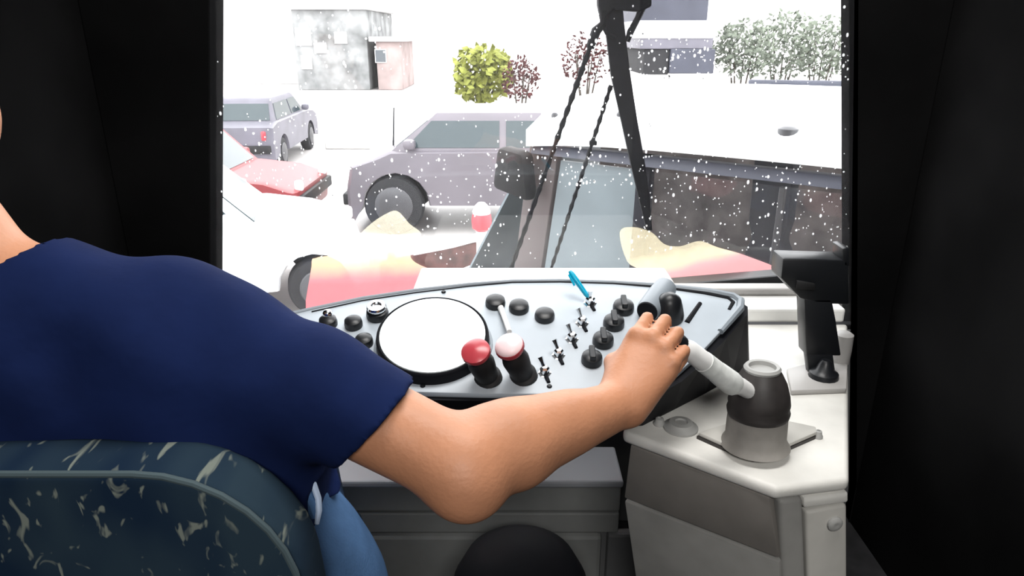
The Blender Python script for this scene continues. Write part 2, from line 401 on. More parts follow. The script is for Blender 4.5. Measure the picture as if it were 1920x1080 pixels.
# chrome toggle switches
for i, (x, y) in enumerate(((1021, 703), (1047, 670), (1072, 640), (1091, 610), (1106, 572))):
    o0 = dp(x, y); s = SC(x, y)
    tg = obj('toggle_switch', G().lathe([(13 * s, -.003), (13 * s, .005), (9 * s, .006), (9 * s, .016), (6 * s, .019), (0, .019)], o0, nn, 6), M['chrome'], dash, False)
    tip = o0 + nn * .034 + V((-.008, .012, 0)) * (1 if i != 4 else .2)
    obj('toggle_lever', G().tube([o0 + nn * .012, o0 + nn * .026 + (tip - o0 - nn * .034) * .6, tip], [.0028, .0034, .0050], 8), M['chrome'], tg, True)
    fl = o0 + V((.006, -.024, 0)); fl = fl - nn * ((fl - O).dot(nn))
    obj('toggle_dark_bar', G().tube([o0 + nn * .004, fl + nn * .006], [.0045, .003], 8), M['matt_black'], tg, True)  # black bar lying along the plate in front of each toggle
# right row of black rotary knobs
for x, y in ((1168, 584), (1150, 613), (1130, 646), (1109, 681)):
    k = knob(x, y, 20 * SC(x, y), .022, M['black'], 'rotary_knob')
    o0 = dp(x, y) + nn * .021
    obj('knob_grip', G().box(o0 + nn * .003, (.010, .030, .010), Matrix((un, vn, nn)).transposed(), .002), M['black'], k)
# big grey steering-column style selector and its dome
o0 = dp(1238, 590); a0 = at(1214, 584, (o0 - CAM).dot(FW) - .035)
axd = (a0 - dp(1246, 552, .018)).normalized(); b0 = dp(1246, 552, .018); L = (a0 - b0).length; s = SC(1230, 580)
sel = obj('selector_barrel', G().lathe([(16 * s, 0), (22 * s, .004), (23 * s, L * .4), (22 * s, L * .92), (20 * s, L)], b0, axd, 24), M['dash_edge'], dash, True)
obj('barrel_mouth', G().lathe([(19 * s, L * .98), (19 * s, L + .003), (0, L + .002)], b0, axd, 24), M['matt_black'], sel, True)
o0 = dp(1250, 596)
obj('selector_dome', G().lathe([(30 * s, -.004), (30 * s, .012), (25 * s, .030), (20 * s, .044), (10 * s, .053), (0, .055)], o0, nn, 24), M['black'], dash, True)
# slot lever on the right
obj('slot', G().tube([dp(1312, 572, .004), dp(1287, 608, .004)], [.004, .005], 8), M['matt_black'], dash, True)
for x, y in ((832, 551), (793, 727), (1195, 613), (1030, 728), (640, 720)):
    obj('screw', G().lathe([(.0045, 0), (.0045, .005), (.003, .007), (0, .007)], dp(x, y), nn, 10), M['black'], dash, True)
# cyan pen stuck behind the last toggle
p1 = dp(1107, 574, .012); p0 = at(1068, 508, (p1 - CAM).dot(FW) + .005)
dv = (p0 - p1)
pen = thing('pen', 'bright cyan ballpoint pen stuck upright behind the topmost chrome toggle', 'pen', p1)
obj('barrel', G().tube([p1, p1 + dv * .25, p1 + dv * .72], [.002, .0045, .0052], 10), M['cyan'], pen, True)
obj('cap', G().tube([p1 + dv * .66, p1 + dv * .9, p1 + dv], [.0058, .0052, .003], 10), M['cyan'], pen, True)
obj('clip', G().tube([p1 + dv * .9 + V((-.006, -.004, 0)), p1 + dv * .55 + V((-.009, -.006, 0))], [.0018, .0022], 6), M['cyan'], pen, True)

# ================================================================== ENGINE COVER (right)
CZ = .78
cov = thing('engine_cover', 'cream-white metal engine cover beside the driver with grey side panels', 'engine cover', (.5, 1.2, 0))
A = atZ(1168, 808, CZ); B = atZ(1456, 915, CZ); C1 = atZ(1478, 905, CZ); D = atZ(1593, 898, CZ); E = atZ(1593, 600, CZ)
A0 = V((.26, 1.30, CZ)); E0 = V((.34, 1.585, CZ)); E = V((min(E.x, .83), 1.585, CZ))
topo = [A, B, D, E, E0, A0]
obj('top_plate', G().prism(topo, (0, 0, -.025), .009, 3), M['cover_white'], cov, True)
sl = V((-.16, -.07, 1.0))       # the side leans in towards the floor: top minus bottom, per metre
def dn(p, z): return p - sl * (CZ - z)
sn = ((B - A).cross(sl)).normalized(); sn = sn if sn.y < 0 else -sn
gA = atP(1170, 937, A, sn); gB = atP(1462, 1052, A, sn)
ez = (B - A).normalized()
iA = A + ez * .012; iB = B - ez * .012
top1 = [iA - sl * .026, iB - sl * .026]
ud = sl.normalized()
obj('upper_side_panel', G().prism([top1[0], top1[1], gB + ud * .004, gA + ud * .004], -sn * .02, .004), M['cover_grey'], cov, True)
l0 = dn(A, .02); l1 = dn(B, .02)
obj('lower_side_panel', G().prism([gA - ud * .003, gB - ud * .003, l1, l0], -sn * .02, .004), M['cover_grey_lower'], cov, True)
# front (towards the camera)
fr = (D - B); fr.z = 0; fn = fr.normalized(); ff = V((fn.y, -fn.x, 0))
q = lambda u, z: B + fn * u + V((0, 0, z - CZ)) + V((.0, 0, 0)) + (V((.19, .05, 0)) * (CZ - z))
obj('corner_post', G().prism([q(.004, CZ - .026), q(.046, CZ - .026), q(.046, .02), q(.004, .02)], -ff * .03, .008, 3), M['cover_grey_lower'], cov, True)
Lf = fr.length
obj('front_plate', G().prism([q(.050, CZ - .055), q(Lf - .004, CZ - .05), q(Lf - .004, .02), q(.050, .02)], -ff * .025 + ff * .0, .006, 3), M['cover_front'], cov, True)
obj('front_lip', G().prism([q(.046, CZ - .026), q(Lf - .002, CZ - .026), q(Lf - .002, CZ - .047), q(.046, CZ - .047)], -ff * .03, .004), M['cover_white'], cov, True)
scr = atP(1565, 982, B + ff * .001, ff)
obj('bolt', G().lathe([(.013, -.004), (.013, .003), (.009, .006), (.004, .006), (0, .005)], scr, ff, 16), M['grommet'], cov, True)
# hidden back and inside
obj('inner_box', G().prism([V((A.x + .07, A.y + .02, 0)), V((B.x + .06, B.y + .07, 0)), V((D.x - .02, D.y + .04, 0)), V((E.x - .01, E.y - .02, 0)), V((.44, 1.57, 0))], (0, 0, CZ - .026)), M['bulkhead_dark'], cov)
for (x, y, r, m) in ((1276, 803, .026, 'grommet'), (1236, 796, .009, 'grommet'), (1533, 820, .007, 'grommet')):
    p = atZ(x, y, CZ)
    obj('plug', G().lathe([(r * 1.2, -.002), (r * 1.2, .004), (r * .95, .007), (r * .8, .013), (r * .45, .014), (r * .4, .011), (0, .011)], p, (0, 0, 1), 22), M[m], cov, True)

# gear lever
boot0 = V((.416, 1.028, CZ))
gear = thing('gear_lever', 'white-taped gear lever leaning left out of a dark rubber boot on the engine cover', 'gear lever', boot0)
fl = [atZ(x, y, CZ) for x, y in ((1308, 823), (1350, 842), (1412, 866), (1440, 862), (1530, 822), (1528, 812), (1450, 795), (1400, 793))]
obj('flange', G().prism([p + V((0, 0, .014)) for p in fl], (0, 0, -.008), .003), M['cover_front'], gear, True)
obj('gasket', G().prism([boot0 + (p - boot0) * 1.02 + V((0, 0, .006)) for p in fl], (0, 0, -.008)), M['boot_dark'], gear)
s = (boot0 - CAM).dot(FW) / FPX
boot_ax = V((-.02, .03, 1)).normalized()
bt = obj('boot', G().lathe([(.050 * 1, .070), (.0515, .078), (.049, .085), (.0505, .092), (.048, .108), (.042, .128), (.033, .145), (.028, .152), (.022, .152), (.020, .146), (0, .144)], boot0, boot_ax, 36), M['boot_dark'], gear, True)
lb_ = obj('boot_base', G().lathe([(.058, .012), (.054, .018), (.050, .026), (.0495, .050), (.0485, .074), (.040, .078)], boot0, boot_ax, 36), M['boot_grey'], gear, True)
lb_['label'] = 'pale grey worn foot of the boot'
obj('collar', G().lathe([(.029, .149), (.030, .154), (.027, .158), (.022, .157), (.021, .150)], boot0, boot_ax, 30), M['grommet'], gear, True)
LV0 = at(1376, 722, 1.115); LV1 = at(1292, 657, 1.035); ld = (LV1 - LV0).normalized()
KN = LV1 + ld * .030 + V((0, .012, -.010))
obj('lever', G().tube([LV0 + V((.045, .02, -.03)), LV0 + V((.012, .004, -.004)), LV0, LV1, KN], [.012, .014, .0165, .0155, .014], 16), M['white_plastic'], gear, True)
obj('tape', G().tube([LV0 + ld * .002, LV0 + ld * .015, LV0 + ld * .05, LV0 + ld * .052, LV0 + ld * .095], [.0185, .0195, .0180, .0172, .0168], 16), M['tape'], gear, True)
obj('knob', G().lathe([(.012, -.03), (.017, -.018), (.019, 0), (.016, .014), (.008, .019), (0, .020)], KN, ld, 20), M['black'], gear, True)

# holder on its post
hb = atZ(1530, 722, CZ)
hold = thing('device_holder', 'black device holder on a short post standing on the engine cover', 'device holder', V((hb.x, hb.y, CZ)))
pl = [atZ(x, y, CZ) for x, y in ((1474, 700), (1482, 742), (1586, 738), (1588, 692), (1530, 686))]
obj('base_plate', G().prism([p + V((0, 0, .012)) for p in pl], (0, 0, -.011), .003), M['sill_grey'], hold, True)
obj('clamp_knob', G().lathe([(.030, .010), (.028, .022), (.018, .028), (.012, .045), (.008, .050), (0, .050)], atZ(1542, 716, CZ), (0, 0, 1), 16), M['black'], hold, True)
hy = hb.y + .03
def hp(x, y): return atY(x, y, hy)
obj('foot', G().prism([hp(1512, 662), hp(1562, 662), hp(1570, 722), hp(1520, 722)], (0, .02, 0), .003), M['black'], hold, True)
obj('post', G().prism([hp(1508, 560), hp(1560, 560), hp(1568, 600), hp(1578, 668), hp(1512, 668)], (0, .045, 0), .004), M['black'], hold, True)
hd = obj('cradle', G().prism([hp(1468, 484), hp(1530, 486), hp(1592, 488), hp(1593, 572), hp(1530, 570), hp(1500, 560), hp(1464, 522)], (0, .06, 0), .005), M['black'], hold, True)
obj('latch', G().prism([hp(1492, 524), hp(1526, 530), hp(1526, 543), hp(1490, 540)], (0, -.008, 0), .002), M['rubber'], hd, True)
obj('side_arm', G().prism([hp(1580, 466), hp(1593, 464), hp(1593, 500), hp(1582, 500)], (0, .05, 0), .003), M['black'], hold, True)
cy = atY(1580, 655, hy + .06)
obj('white_knob', G().lathe([(.019, -.03), (.020, .0), (.019, .035), (.012, .04), (0, .04)], V((cy.x - .002, cy.y, cy.z)), (0, 0, 1), 18), M['sill_grey'], hold, True)

# black domed cover on the floor
dc = at(975, 1108, 1.52)
dome = thing('pedal_cover', 'black domed cover on the cab floor under the dashboard', 'cover', V((dc.x, dc.y, 0)))
obj('drum', G().lathe([(.15, 0), (.15, dc.z - .02), (.145, dc.z + .03), (.12, dc.z + .08), (.07, dc.z + .113), (0, dc.z + .122)], V((dc.x, dc.y, 0)), (0, 0, 1), 40), M['matt_black'], dome, True)
obj('band', G().lathe([(.153, dc.z - .06), (.156, dc.z - .05), (.156, dc.z - .02), (.150, dc.z - .01)], V((dc.x, dc.y, 0)), (0, 0, 1), 40), M['rubber'], dome, True)

# ================================================================== WIPER (outside the glass, hung from the top)
WY = GY + .05
def wp(x, y, d=0): return atY(x, y, WY + d)
wip = thing('windscreen_wiper', 'black windscreen wiper hanging from the top with two thin twisted rods', 'wiper', wp(1150, 20))
def blade(pts, w, d, dep):
    """flat bar along pixel points with half widths w (px)"""
    g = G(); L = [wp(x - ww, y, d) for (x, y), ww in zip(pts, w)]; R = [wp(x + ww, y, d) for (x, y), ww in zip(pts, w)]
    n = len(pts); vs = []; fs = []
    for i in range(n): vs += [L[i], R[i], R[i] + V((0, dep, 0)), L[i] + V((0, dep, 0))]
    for i in range(n - 1):
        for k in range(4): fs.append((4 * i + k, 4 * i + (k + 1) % 4, 4 * i + 4 + (k + 1) % 4, 4 * i + 4 + k))
    fs += [(0, 1, 2, 3), tuple(reversed(range(4 * n - 4, 4 * n)))]
    return g.add(vs, fs)
obj('main_arm', blade([(1146, -40), (1152, 40), (1164, 140), (1180, 225), (1197, 310), (1208, 370), (1218, 432)], [17, 18, 18, 15, 13, 10, 5], 0, .02), M['wiper'], wip)
obj('hub', G().prism([wp(*p, -.01) for p in ((1122, -40), (1224, -40), (1222, 12), (1200, 22), (1150, 18), (1128, 40), (1122, 10))], (0, .04, 0), .004), M['wiper'], wip)
obj('left_fork', G().tube([wp(1133, 20), wp(1131, 44), wp(1118, 58), wp(1106, 90)], [.012, .010, .013, .011], 8), M['wiper'], wip, True)
obj('left_fork', G().tube([wp(1128, 40), wp(1137, 62), wp(1155, 72)], [.007, .005, .006], 8), M['wiper'], wip, True)
obj('right_fork', G().tube([wp(1206, 10), wp(1196, 34), wp(1182, 60), wp(1176, 78)], [.010, .008, .009, .007], 8), M['wiper'], wip, True)
def twisted(p0, p1, r, nm, n=60):
    pth = []; rad = []
    for i in range(n + 1):
        t = i / n; pth.append(wp(p0[0] + (p1[0] - p0[0]) * t, p0[1] + (p1[1] - p0[1]) * t))
        rad.append(r * (1 + .28 * math.sin(i * 1.9)) * (1.15 - .15 * t))
    return obj(nm, G().tube(pth, rad, 7), M['wiper'], wip, True)
twisted((1110, 78), (950, 527), .0062, 'twisted_rod')
twisted((1146, 160), (1026, 527), .0050, 'thin_rod')
obj('rod_clip', G().box(wp(1112, 268), (.020, .012, .012), bev=.002), M['wiper'], wip)
obj('rod_foot', G().lathe([(.008, 0), (.010, .012), (.006, .03), (0, .03)], wp(951, 527) + V((0, 0, -.01)), (0, 0, 1), 12), M['wiper'], wip, True)
obj('rod_foot', G().lathe([(.006, 0), (.008, .010), (.005, .025), (0, .025)], wp(1026, 527) + V((0, 0, -.01)), (0, 0, 1), 12), M['wiper'], wip, True)

# ------------------------------------------------------------------ flame stickers on the glass
def sticker_material(name, c_red, c_or, c_tip, z0, z1, ax, hold):
    m = bpy.data.materials.new(name); m.use_nodes = True; nt = m.node_tree; nt.nodes.remove(nt.nodes['Principled BSDF'])
    tc = nt.nodes.new('ShaderNodeTexCoord'); sp = nt.nodes.new('ShaderNodeVectorMath'); sp.operation = 'DOT_PRODUCT'; sp.inputs[1].default_value = ax
    nt.links.new(tc.outputs['Object'], sp.inputs[0])
    n = nt.nodes.new('ShaderNodeTexNoise'); n.inputs['Scale'].default_value = 14; nt.links.new(tc.outputs['Object'], n.inputs['Vector'])
    mm = nt.nodes.new('ShaderNodeMath'); mm.operation = 'MULTIPLY_ADD'; mm.inputs[1].default_value = .035
    nt.links.new(n.outputs['Fac'], mm.inputs[0]); nt.links.new(sp.outputs['Value'], mm.inputs[2])
    mr = nt.nodes.new('ShaderNodeMapRange'); mr.inputs['From Min'].default_value = z0; mr.inputs['From Max'].default_value = z1
    nt.links.new(mm.outputs[0], mr.inputs['Value'])
    rp = nt.nodes.new('ShaderNodeValToRGB'); e = rp.color_ramp.elements
    e[0].position = .0; e[0].color = (*c_red, 1); e[1].position = 1; e[1].color = (*c_tip, 1)
    e2 = e.new(hold); e2.color = (*c_red, 1); e3 = e.new(hold + .14); e3.color = (*c_or, 1)
    nt.links.new(mr.outputs[0], rp.inputs['Fac'])
    tl = nt.nodes.new('ShaderNodeBsdfTranslucent'); df = nt.nodes.new('ShaderNodeBsdfDiffuse'); tr = nt.nodes.new('ShaderNodeBsdfTransparent')
    nt.links.new(rp.outputs[0], tl.inputs[0]); nt.links.new(rp.outputs[0], df.inputs[0])
    m1 = nt.nodes.new('ShaderNodeMixShader'); m1.inputs[0].default_value = .35
    nt.links.new(tl.outputs[0], m1.inputs[1]); nt.links.new(df.outputs[0], m1.inputs[2])
    m2 = nt.nodes.new('ShaderNodeMixShader')
    mr2 = nt.nodes.new('ShaderNodeMapRange'); mr2.inputs['From Min'].default_value = .55; mr2.inputs['From Max'].default_value = 1.0
    mr2.inputs['To Min'].default_value = .12; mr2.inputs['To Max'].default_value = .75
    nt.links.new(mr.outputs[0], mr2.inputs['Value']); nt.links.new(mr2.outputs[0], m2.inputs[0])
    nt.links.new(m1.outputs[0], m2.inputs[1]); nt.links.new(tr.outputs[0], m2.inputs[2])
    nt.links.new(m2.outputs[0], nt.nodes['Material Output'].inputs[0]); return m
def smooth_loop(pts, n=4):
    out = []; N = len(pts)
    for i in range(N):
        p0, p1, p2, p3 = pts[i - 1], pts[i], pts[(i + 1) % N], pts[(i + 2) % N]
        for k in range(n):
            t = k / n
            out.append(tuple(.5 * (2 * p1[j] + (p2[j] - p0[j]) * t + (2 * p0[j] - 5 * p1[j] + 4 * p2[j] - p3[j]) * t * t + (3 * p1[j] - p0[j] - 3 * p2[j] + p3[j]) * t ** 3) for j in (0, 1)))
    return out
LST = [(584, 500), (592, 484), (622, 478), (652, 462), (690, 424), (722, 402), (745, 396), (768, 420), (790, 440), (770, 470), (778, 492), (830, 515), (862, 540), (800, 590), (590, 620)]
RST = [(1162, 436), (1186, 426), (1222, 436), (1246, 458), (1276, 462), (1312, 452), (1346, 464), (1400, 480), (1470, 512), (1440, 545), (1240, 560), (1205, 510), (1176, 490)]
for nm, pts, lab, m in (('flame_sticker', LST, 'translucent red and orange flame sticker low on the windscreen behind the round gauge', ((.95, .42, .45), (.95, .70, .50), (1, .93, .75), .0, .31, (-.05, 0, 1), .60)),
                        ('flame_sticker', RST, 'translucent pink and cream flame sticker low on the windscreen beside the black bar', ((.95, .58, .59), (.95, .80, .62), (1, .90, .65), .0, .19, (-.25, 0, 1), .62))):
    pp = [atY(x, y, GY - .006) for x, y in smooth_loop(pts)]
    o = obj(nm, G().prism(pp, (0, .0015, 0)), sticker_material(nm + lab[16:20], *m)); tag(o, lab, 'sticker', 'flame stickers on the windscreen')

# ================================================================== THE DRIVER: one body surface grown from a distance field
class Field:
    def __init__(s, lo, hi, h):
        s.lo = np.array(lo, np.float32); s.h = h
        s.n = np.ceil((np.array(hi) - s.lo) / h).astype(int) + 1
        s.ax = [s.lo[i] + h * np.arange(s.n[i], dtype=np.float32) for i in range(3)]
        s.F = np.full(s.n, 10., np.float32)
    def _slice(s, mn, mx):
        a = np.clip(np.floor((np.array(mn) - s.lo) / s.h).astype(int), 0, s.n); b = np.clip(np.ceil((np.array(mx) - s.lo) / s.h).astype(int) + 1, 0, s.n)
        return tuple(slice(i, j) for i, j in zip(a, b))
    def _xyz(s, sl): return s.ax[0][sl[0]][:, None, None], s.ax[1][sl[1]][None, :, None], s.ax[2][sl[2]][None, None, :]
    def _mix(s, sl, d, k):
        f = s.F[sl]
        if k > 0:
            hh = np.maximum(k - np.abs(f - d), 0) / k; s.F[sl] = np.minimum(f, d) - hh * hh * k * .25
        else: s.F[sl] = np.minimum(f, d)
    def cone(s, a, b, ra, rb, k=.02, sub=False):
        a = np.array(a, np.float32); b = np.array(b, np.float32); m = max(ra, rb) + k + 2.5 * s.h
        sl = s._slice(np.minimum(a, b) - m, np.maximum(a, b) + m)
        if any(q.stop <= q.start for q in sl): return s
        X, Y, Z = s._xyz(sl); d = b - a; L2 = float(d @ d) + 1e-12
        t = np.clip(((X - a[0]) * d[0] + (Y - a[1]) * d[1] + (Z - a[2]) * d[2]) / L2, 0, 1)
        r = np.sqrt((X - a[0] - t * d[0]) ** 2 + (Y - a[1] - t * d[1]) ** 2 + (Z - a[2] - t * d[2]) ** 2) - (ra + (rb - ra) * t)
        if sub: s.F[sl] = np.maximum(s.F[sl], -r)
        else: s._mix(sl, r, k)
        return s
    def ell(s, c, rad, k=.02, rot=None, sub=False):
        c = np.array(c, np.float32); m = max(rad) + k + 2.5 * s.h
        sl = s._slice(c - m, c + m)
        if any(q.stop <= q.start for q in sl): return s
        X, Y, Z = s._xyz(sl); X = X - c[0]; Y = Y - c[1]; Z = Z - c[2]
        if rot is not None:
            R = np.array(rot.transposed()); X, Y, Z = (R[i][0] * X + R[i][1] * Y + R[i][2] * Z for i in range(3))
        q = np.sqrt((X / rad[0]) ** 2 + (Y / rad[1]) ** 2 + (Z / rad[2]) ** 2); q2 = np.sqrt((X / rad[0] ** 2) ** 2 + (Y / rad[1] ** 2) ** 2 + (Z / rad[2] ** 2) ** 2) + 1e-9
        d = q * (q - 1) / q2
        if sub:
            f = s.F[sl]; d = -d
            hh = np.maximum(k - np.abs(f - d), 0) / max(k, 1e-6); s.F[sl] = np.maximum(f, d) + hh * hh * k * .25
        else: s._mix(sl, d, k)
        return s
    def chain(s, pts, rs, k=.006):
        for i in range(len(pts) - 1): s.cone(pts[i], pts[i + 1], rs[i], rs[i + 1], k)
        return s
    def cut(s, p, n):
        """remove the side the normal points to"""
        X, Y, Z = s._xyz(tuple(slice(0, q) for q in s.n)); s.F = np.maximum(s.F, ((X - p[0]) * n[0] + (Y - p[1]) * n[1] + (Z - p[2]) * n[2]).astype(np.float32)); return s
    def mesh(s):
        F = s.F; I = F < 0
        cs = [(i, j, k) for i in (0, 1) for j in (0, 1) for k in (0, 1)]
        def sh(A, c): return A[c[0]:A.shape[0] - 1 + c[0], c[1]:A.shape[1] - 1 + c[1], c[2]:A.shape[2] - 1 + c[2]]
        cnt = np.zeros([q - 1 for q in F.shape], np.int8)
        for c in cs: cnt += sh(I, c)
        act = np.argwhere((cnt > 0) & (cnt < 8)); idx = np.full(cnt.shape, -1, np.int32); idx[act[:, 0], act[:, 1], act[:, 2]] = np.arange(len(act))
        acc = np.zeros((len(act), 3)); num = np.zeros(len(act))
        val = {c: F[act[:, 0] + c[0], act[:, 1] + c[1], act[:, 2] + c[2]] for c in cs}
        for c in cs:
            for a in range(3):
                if c[a] == 0:
                    e = list(c); e[a] = 1; e = tuple(e); f0, f1 = val[c], val[e]; m = (f0 < 0) != (f1 < 0)
                    t = np.where(m, f0 / np.where(m, f0 - f1, 1), 0)
                    for b in range(3): acc[:, b] += np.where(m, c[b] + (t if b == a else 0), 0)
                    num += m
        verts = s.lo + s.h * (act + acc / num[:, None])
        quads = []
        for a in range(3):
            b, c = (a + 1) % 3, (a + 2) % 3
            A0 = [slice(None)] * 3; A1 = [slice(None)] * 3; A0[a] = slice(0, -1); A1[a] = slice(1, None)
            s0 = I[tuple(A0)]; s1 = I[tuple(A1)]; e = np.argwhere(s0 != s1)
            e = e[(e[:, b] > 0) & (e[:, c] > 0) & (e[:, b] < I.shape[b] - 1) & (e[:, c] < I.shape[c] - 1)]
            fl = s0[e[:, 0], e[:, 1], e[:, 2]]
            def at_(db, dc): q = e.copy(); q[:, b] -= db; q[:, c] -= dc; return idx[q[:, 0], q[:, 1], q[:, 2]]
            q = np.stack([at_(1, 1), at_(0, 1), at_(0, 0), at_(1, 0)], 1)
            q[~fl] = q[~fl][:, ::-1]; quads.append(q)
        return verts, np.concatenate(quads)
def field_obj(name, fld, m, parent, smooth_iter=2):
    vs, fs = fld.mesh(); o0 = ORG[parent.name]
    me = bpy.data.meshes.new(name); me.from_pydata((vs - np.array(o0)).tolist(), [], fs.tolist())
    if smooth_iter:
        b = bmesh.new(); b.from_mesh(me)
        for _ in range(smooth_iter): bmesh.ops.smooth_vert(b, verts=list(b.verts), factor=.5, use_axis_x=True, use_axis_y=True, use_axis_z=True)
        b.to_mesh(me); b.free()
    me.polygons.foreach_set('use_smooth', [True] * len(me.polygons)); me.materials.append(m)
    o = bpy.data.objects.new(name, me); COL.objects.link(o); o.parent = parent; ORG[o.name] = o0; return o

# joints
SH = V((-.342, .785, 1.082)); EL = at(866, 872, .80); WR = at(1166, 757, .95)
SHL = V((-.735, .80, 1.115)); ELL = V((-.82, .86, .85)); WRL = V((-.70, 1.02, .79))
NK = V((-.61, .775, 1.18)); HD = V((-.715, .83, 1.365))
PEL = V((-.43, .79, .73)); HPR = V((-.325, .78, .70)); HPL = V((-.55, .78, .70))
KNR = V((-.43, 1.17, .665)); KNL = V((-.72, 1.20, .665)); ANR = V((-.43, 1.27, .11)); ANL = V((-.73, 1.30, .11))
torso = [  # (a, b, ra, rb, k)
    (V((-.43, .79, .74)), V((-.455, .79, .90)), .125, .115, .05),
    (V((-.365, .79, .74)), V((-.375, .785, .90)), .105, .095, .05), (V((-.50, .79, .74)), V((-.53, .79, .90)), .105, .095, .05),
    (V((-.395, .785, .90)), V((-.425, .785, 1.08)), .100, .105, .05), (V((-.53, .79, .90)), V((-.60, .79, 1.08)), .100, .105, .05),
    (V((-.53, .785, 1.04)), V((-.56, .78, 1.12)), .105, .080, .05),
    (V((-.57, .775, 1.135)), SH + V((-.02, 0, .005)), .058, .060, .04), (V((-.57, .775, 1.135)), SHL + V((.02, 0, .0)), .058, .060, .04),
]
arm_dir = (EL - SH).normalized(); fo = (WR - EL).normalized()
upper_r = [(SH, SH + (EL - SH) * .35, .060, .056, .03), (SH + (EL - SH) * .35, EL, .055, .049, .03)]
bx = arm_dir.cross(fo).normalized(); side = bx.cross(fo).normalized()
fore_r = [(EL, EL + (WR - EL) * .28, .046, .050, .03), (EL + (WR - EL) * .28, WR, .050, .031, .02),
          (EL + (WR - EL) * .16 + V((.0, .01, .010)), EL + (WR - EL) * .62 + V((0, .004, .004)), .043, .034, .02)]
upper_l = [(SHL, SHL + (ELL - SHL) * .4, .062, .058, .03), (SHL + (ELL - SHL) * .4, ELL, .054, .044, .03)]
fore_l = [(ELL, ELL + (WRL - ELL) * .3, .044, .045, .03), (ELL + (WRL - ELL) * .3, WRL, .044, .028, .02)]
legs = [(HPR, KNR, .092, .064, .05), (HPL, KNL, .092, .064, .05), (KNR, KNR + (ANR - KNR) * .3, .060, .060, .03), (KNR + (ANR - KNR) * .3, ANR, .060, .040, .03),
        (KNL, KNL + (ANL - KNL) * .3, .060, .060, .03), (KNL + (ANL - KNL) * .3, ANL, .060, .040, .03)]
driver = thing('person', 'driver in a navy T-shirt and blue jeans reaching right arm to the gear lever', 'person', V((-.45, .80, .60)))

def add(f, prims, inf=0.):
    for a, b, ra, rb, k in prims: f.cone(a, b, ra + inf, rb + inf, k)
    return f
def hand(f, W, K, lat, back, bends=(30, 72, 60), splay=.05, thumb=1.):
    """W wrist, K middle of the knuckle row, lat from index to little finger, back = normal of the back of the hand"""
    h = (K - W); L = h.length; h = h.normalized(); lat = (lat - h * lat.dot(h)).normalized(); n_ = h.cross(lat).normalized(); back = n_ if n_.dot(back) > 0 else -n_
    off = (-.033, -.011, .011, .031); adv = (.000, .006, .001, -.010); rk = (.0105, .0110, .0105, .0095)
    lens = ((.043, .026, .021), (.047, .030, .022), (.044, .028, .021), (.034, .021, .019))
    ks = [W + h * (L + ad) + lat * o_ - back * (.004 * (abs(o_) / .03)) for o_, ad in zip(off, adv)]
    for kp, o_, r in zip(ks, off, rk):
        f.cone(W + lat * o_ * .45, kp - h * .006 - back * .004, .021, r + .001, .016)
        f.cone(W + h * .02 + lat * o_ * .5 - back * .010, kp - back * .010 - h * .014, .018, .011, .014)
        f.ell(kp + back * .0025, (r + .002,) * 3, .006)
    for i, kp in enumerate(ks):
        a = 0; p = kp; pts = [p]
        for seg, bend in zip(lens[i], bends):
            a += math.radians(bend * (1 + .04 * i)); d = h * math.cos(a) - back * math.sin(a) + lat * splay * (i - 1.5); p = p + d.normalized() * seg; pts.append(p)
        f.chain(pts, [rk[i], rk[i] - .0008, rk[i] - .0018, rk[i] - .0035], .0022)
    tb = W + h * .022 - lat * .022 - back * .010
    t1 = tb + (h * .7 - lat * .55 - back * .45).normalized() * .044; t2 = t1 + (h * .75 - back * .75 + lat * .10).normalized() * .032; t3 = t2 + (h * .45 - back * .75 + lat * .5).normalized() * .026
    f.cone(W + h * .02 - lat * .012 - back * .008, t1, .021, .0140, .018); f.chain([t1, t2, t3], [.0132, .0122, .0092], .003)
    return ks

body = Field((-.95, .52, .0), (.36, 1.44, 1.56), .0042)
add(body, torso); add(body, upper_r); add(body, upper_l); add(body, fore_r); add(body, fore_l); add(body, legs)
body.ell(EL + V((.008, -.02, -.018)), (.035, .032, .034), .03)
KP = at(1232, 646, .975)
hand(body, WR, KP, at(1270, 682, .96) - at(1180, 628, .99), V((-.25, -.55, .8)))
hand(body, WRL, WRL + V((.055, .075, -.012)), V((-.8, .6, 0)), V((0, 0, 1)), (12, 22, 18))
# neck and head
body.cone(NK + V((0, 0, -.03)), HD + V((.0, -.015, -.05)), .062, .056, .03)
hz = HD
body.ell(hz + V((0, .0, .035)), (.076, .096, .088), .03); body.cone(hz + V((0, .035, -.03)), hz + V((0, .055, -.085)), .060, .036, .03)
body.ell(hz + V((0, .085, -.005)), (.056, .020, .07), .03)
body.cone(hz + V((0, .098, .012)), hz + V((0, .122, -.030)), .009, .014, .012); body.ell(hz + V((.012, .108, -.034)), (.009, .010, .008), .008); body.ell(hz + V((-.012, .108, -.034)), (.009, .010, .008), .008)
for sx in (1, -1):
    body.ell(hz + V((.030 * sx, .112, .012)), (.017, .016, .012), .012, sub=True)
    body.cone(hz + V((.012 * sx, .101, .032)), hz + V((.048 * sx, .092, .030)), .008, .007, .012)
    body.ell(hz + V((.080 * sx, -.005, -.005)), (.010, .022, .034), .006); body.ell(hz + V((.090 * sx, .002, -.002)), (.006, .012, .020), .005, sub=True)
body.cone(hz + V((-.020, .098, -.062)), hz + V((.020, .098, -.062)), .007, .007, .006); body.cone(hz + V((-.018, .098, -.074)), hz + V((.018, .098, -.074)), .008, .008, .006)
body.ell(hz + V((0, .109, -.068)), (.024, .006, .0022), .003, sub=True)
for kp_, an in ((0, ANR), (1, ANL)): body.cone(an + V((0, 0, -.02)), an + V((0, .12, -.062)), .038, .028, .03)
bo = field_obj('body', body, M['skin'], driver, 2)
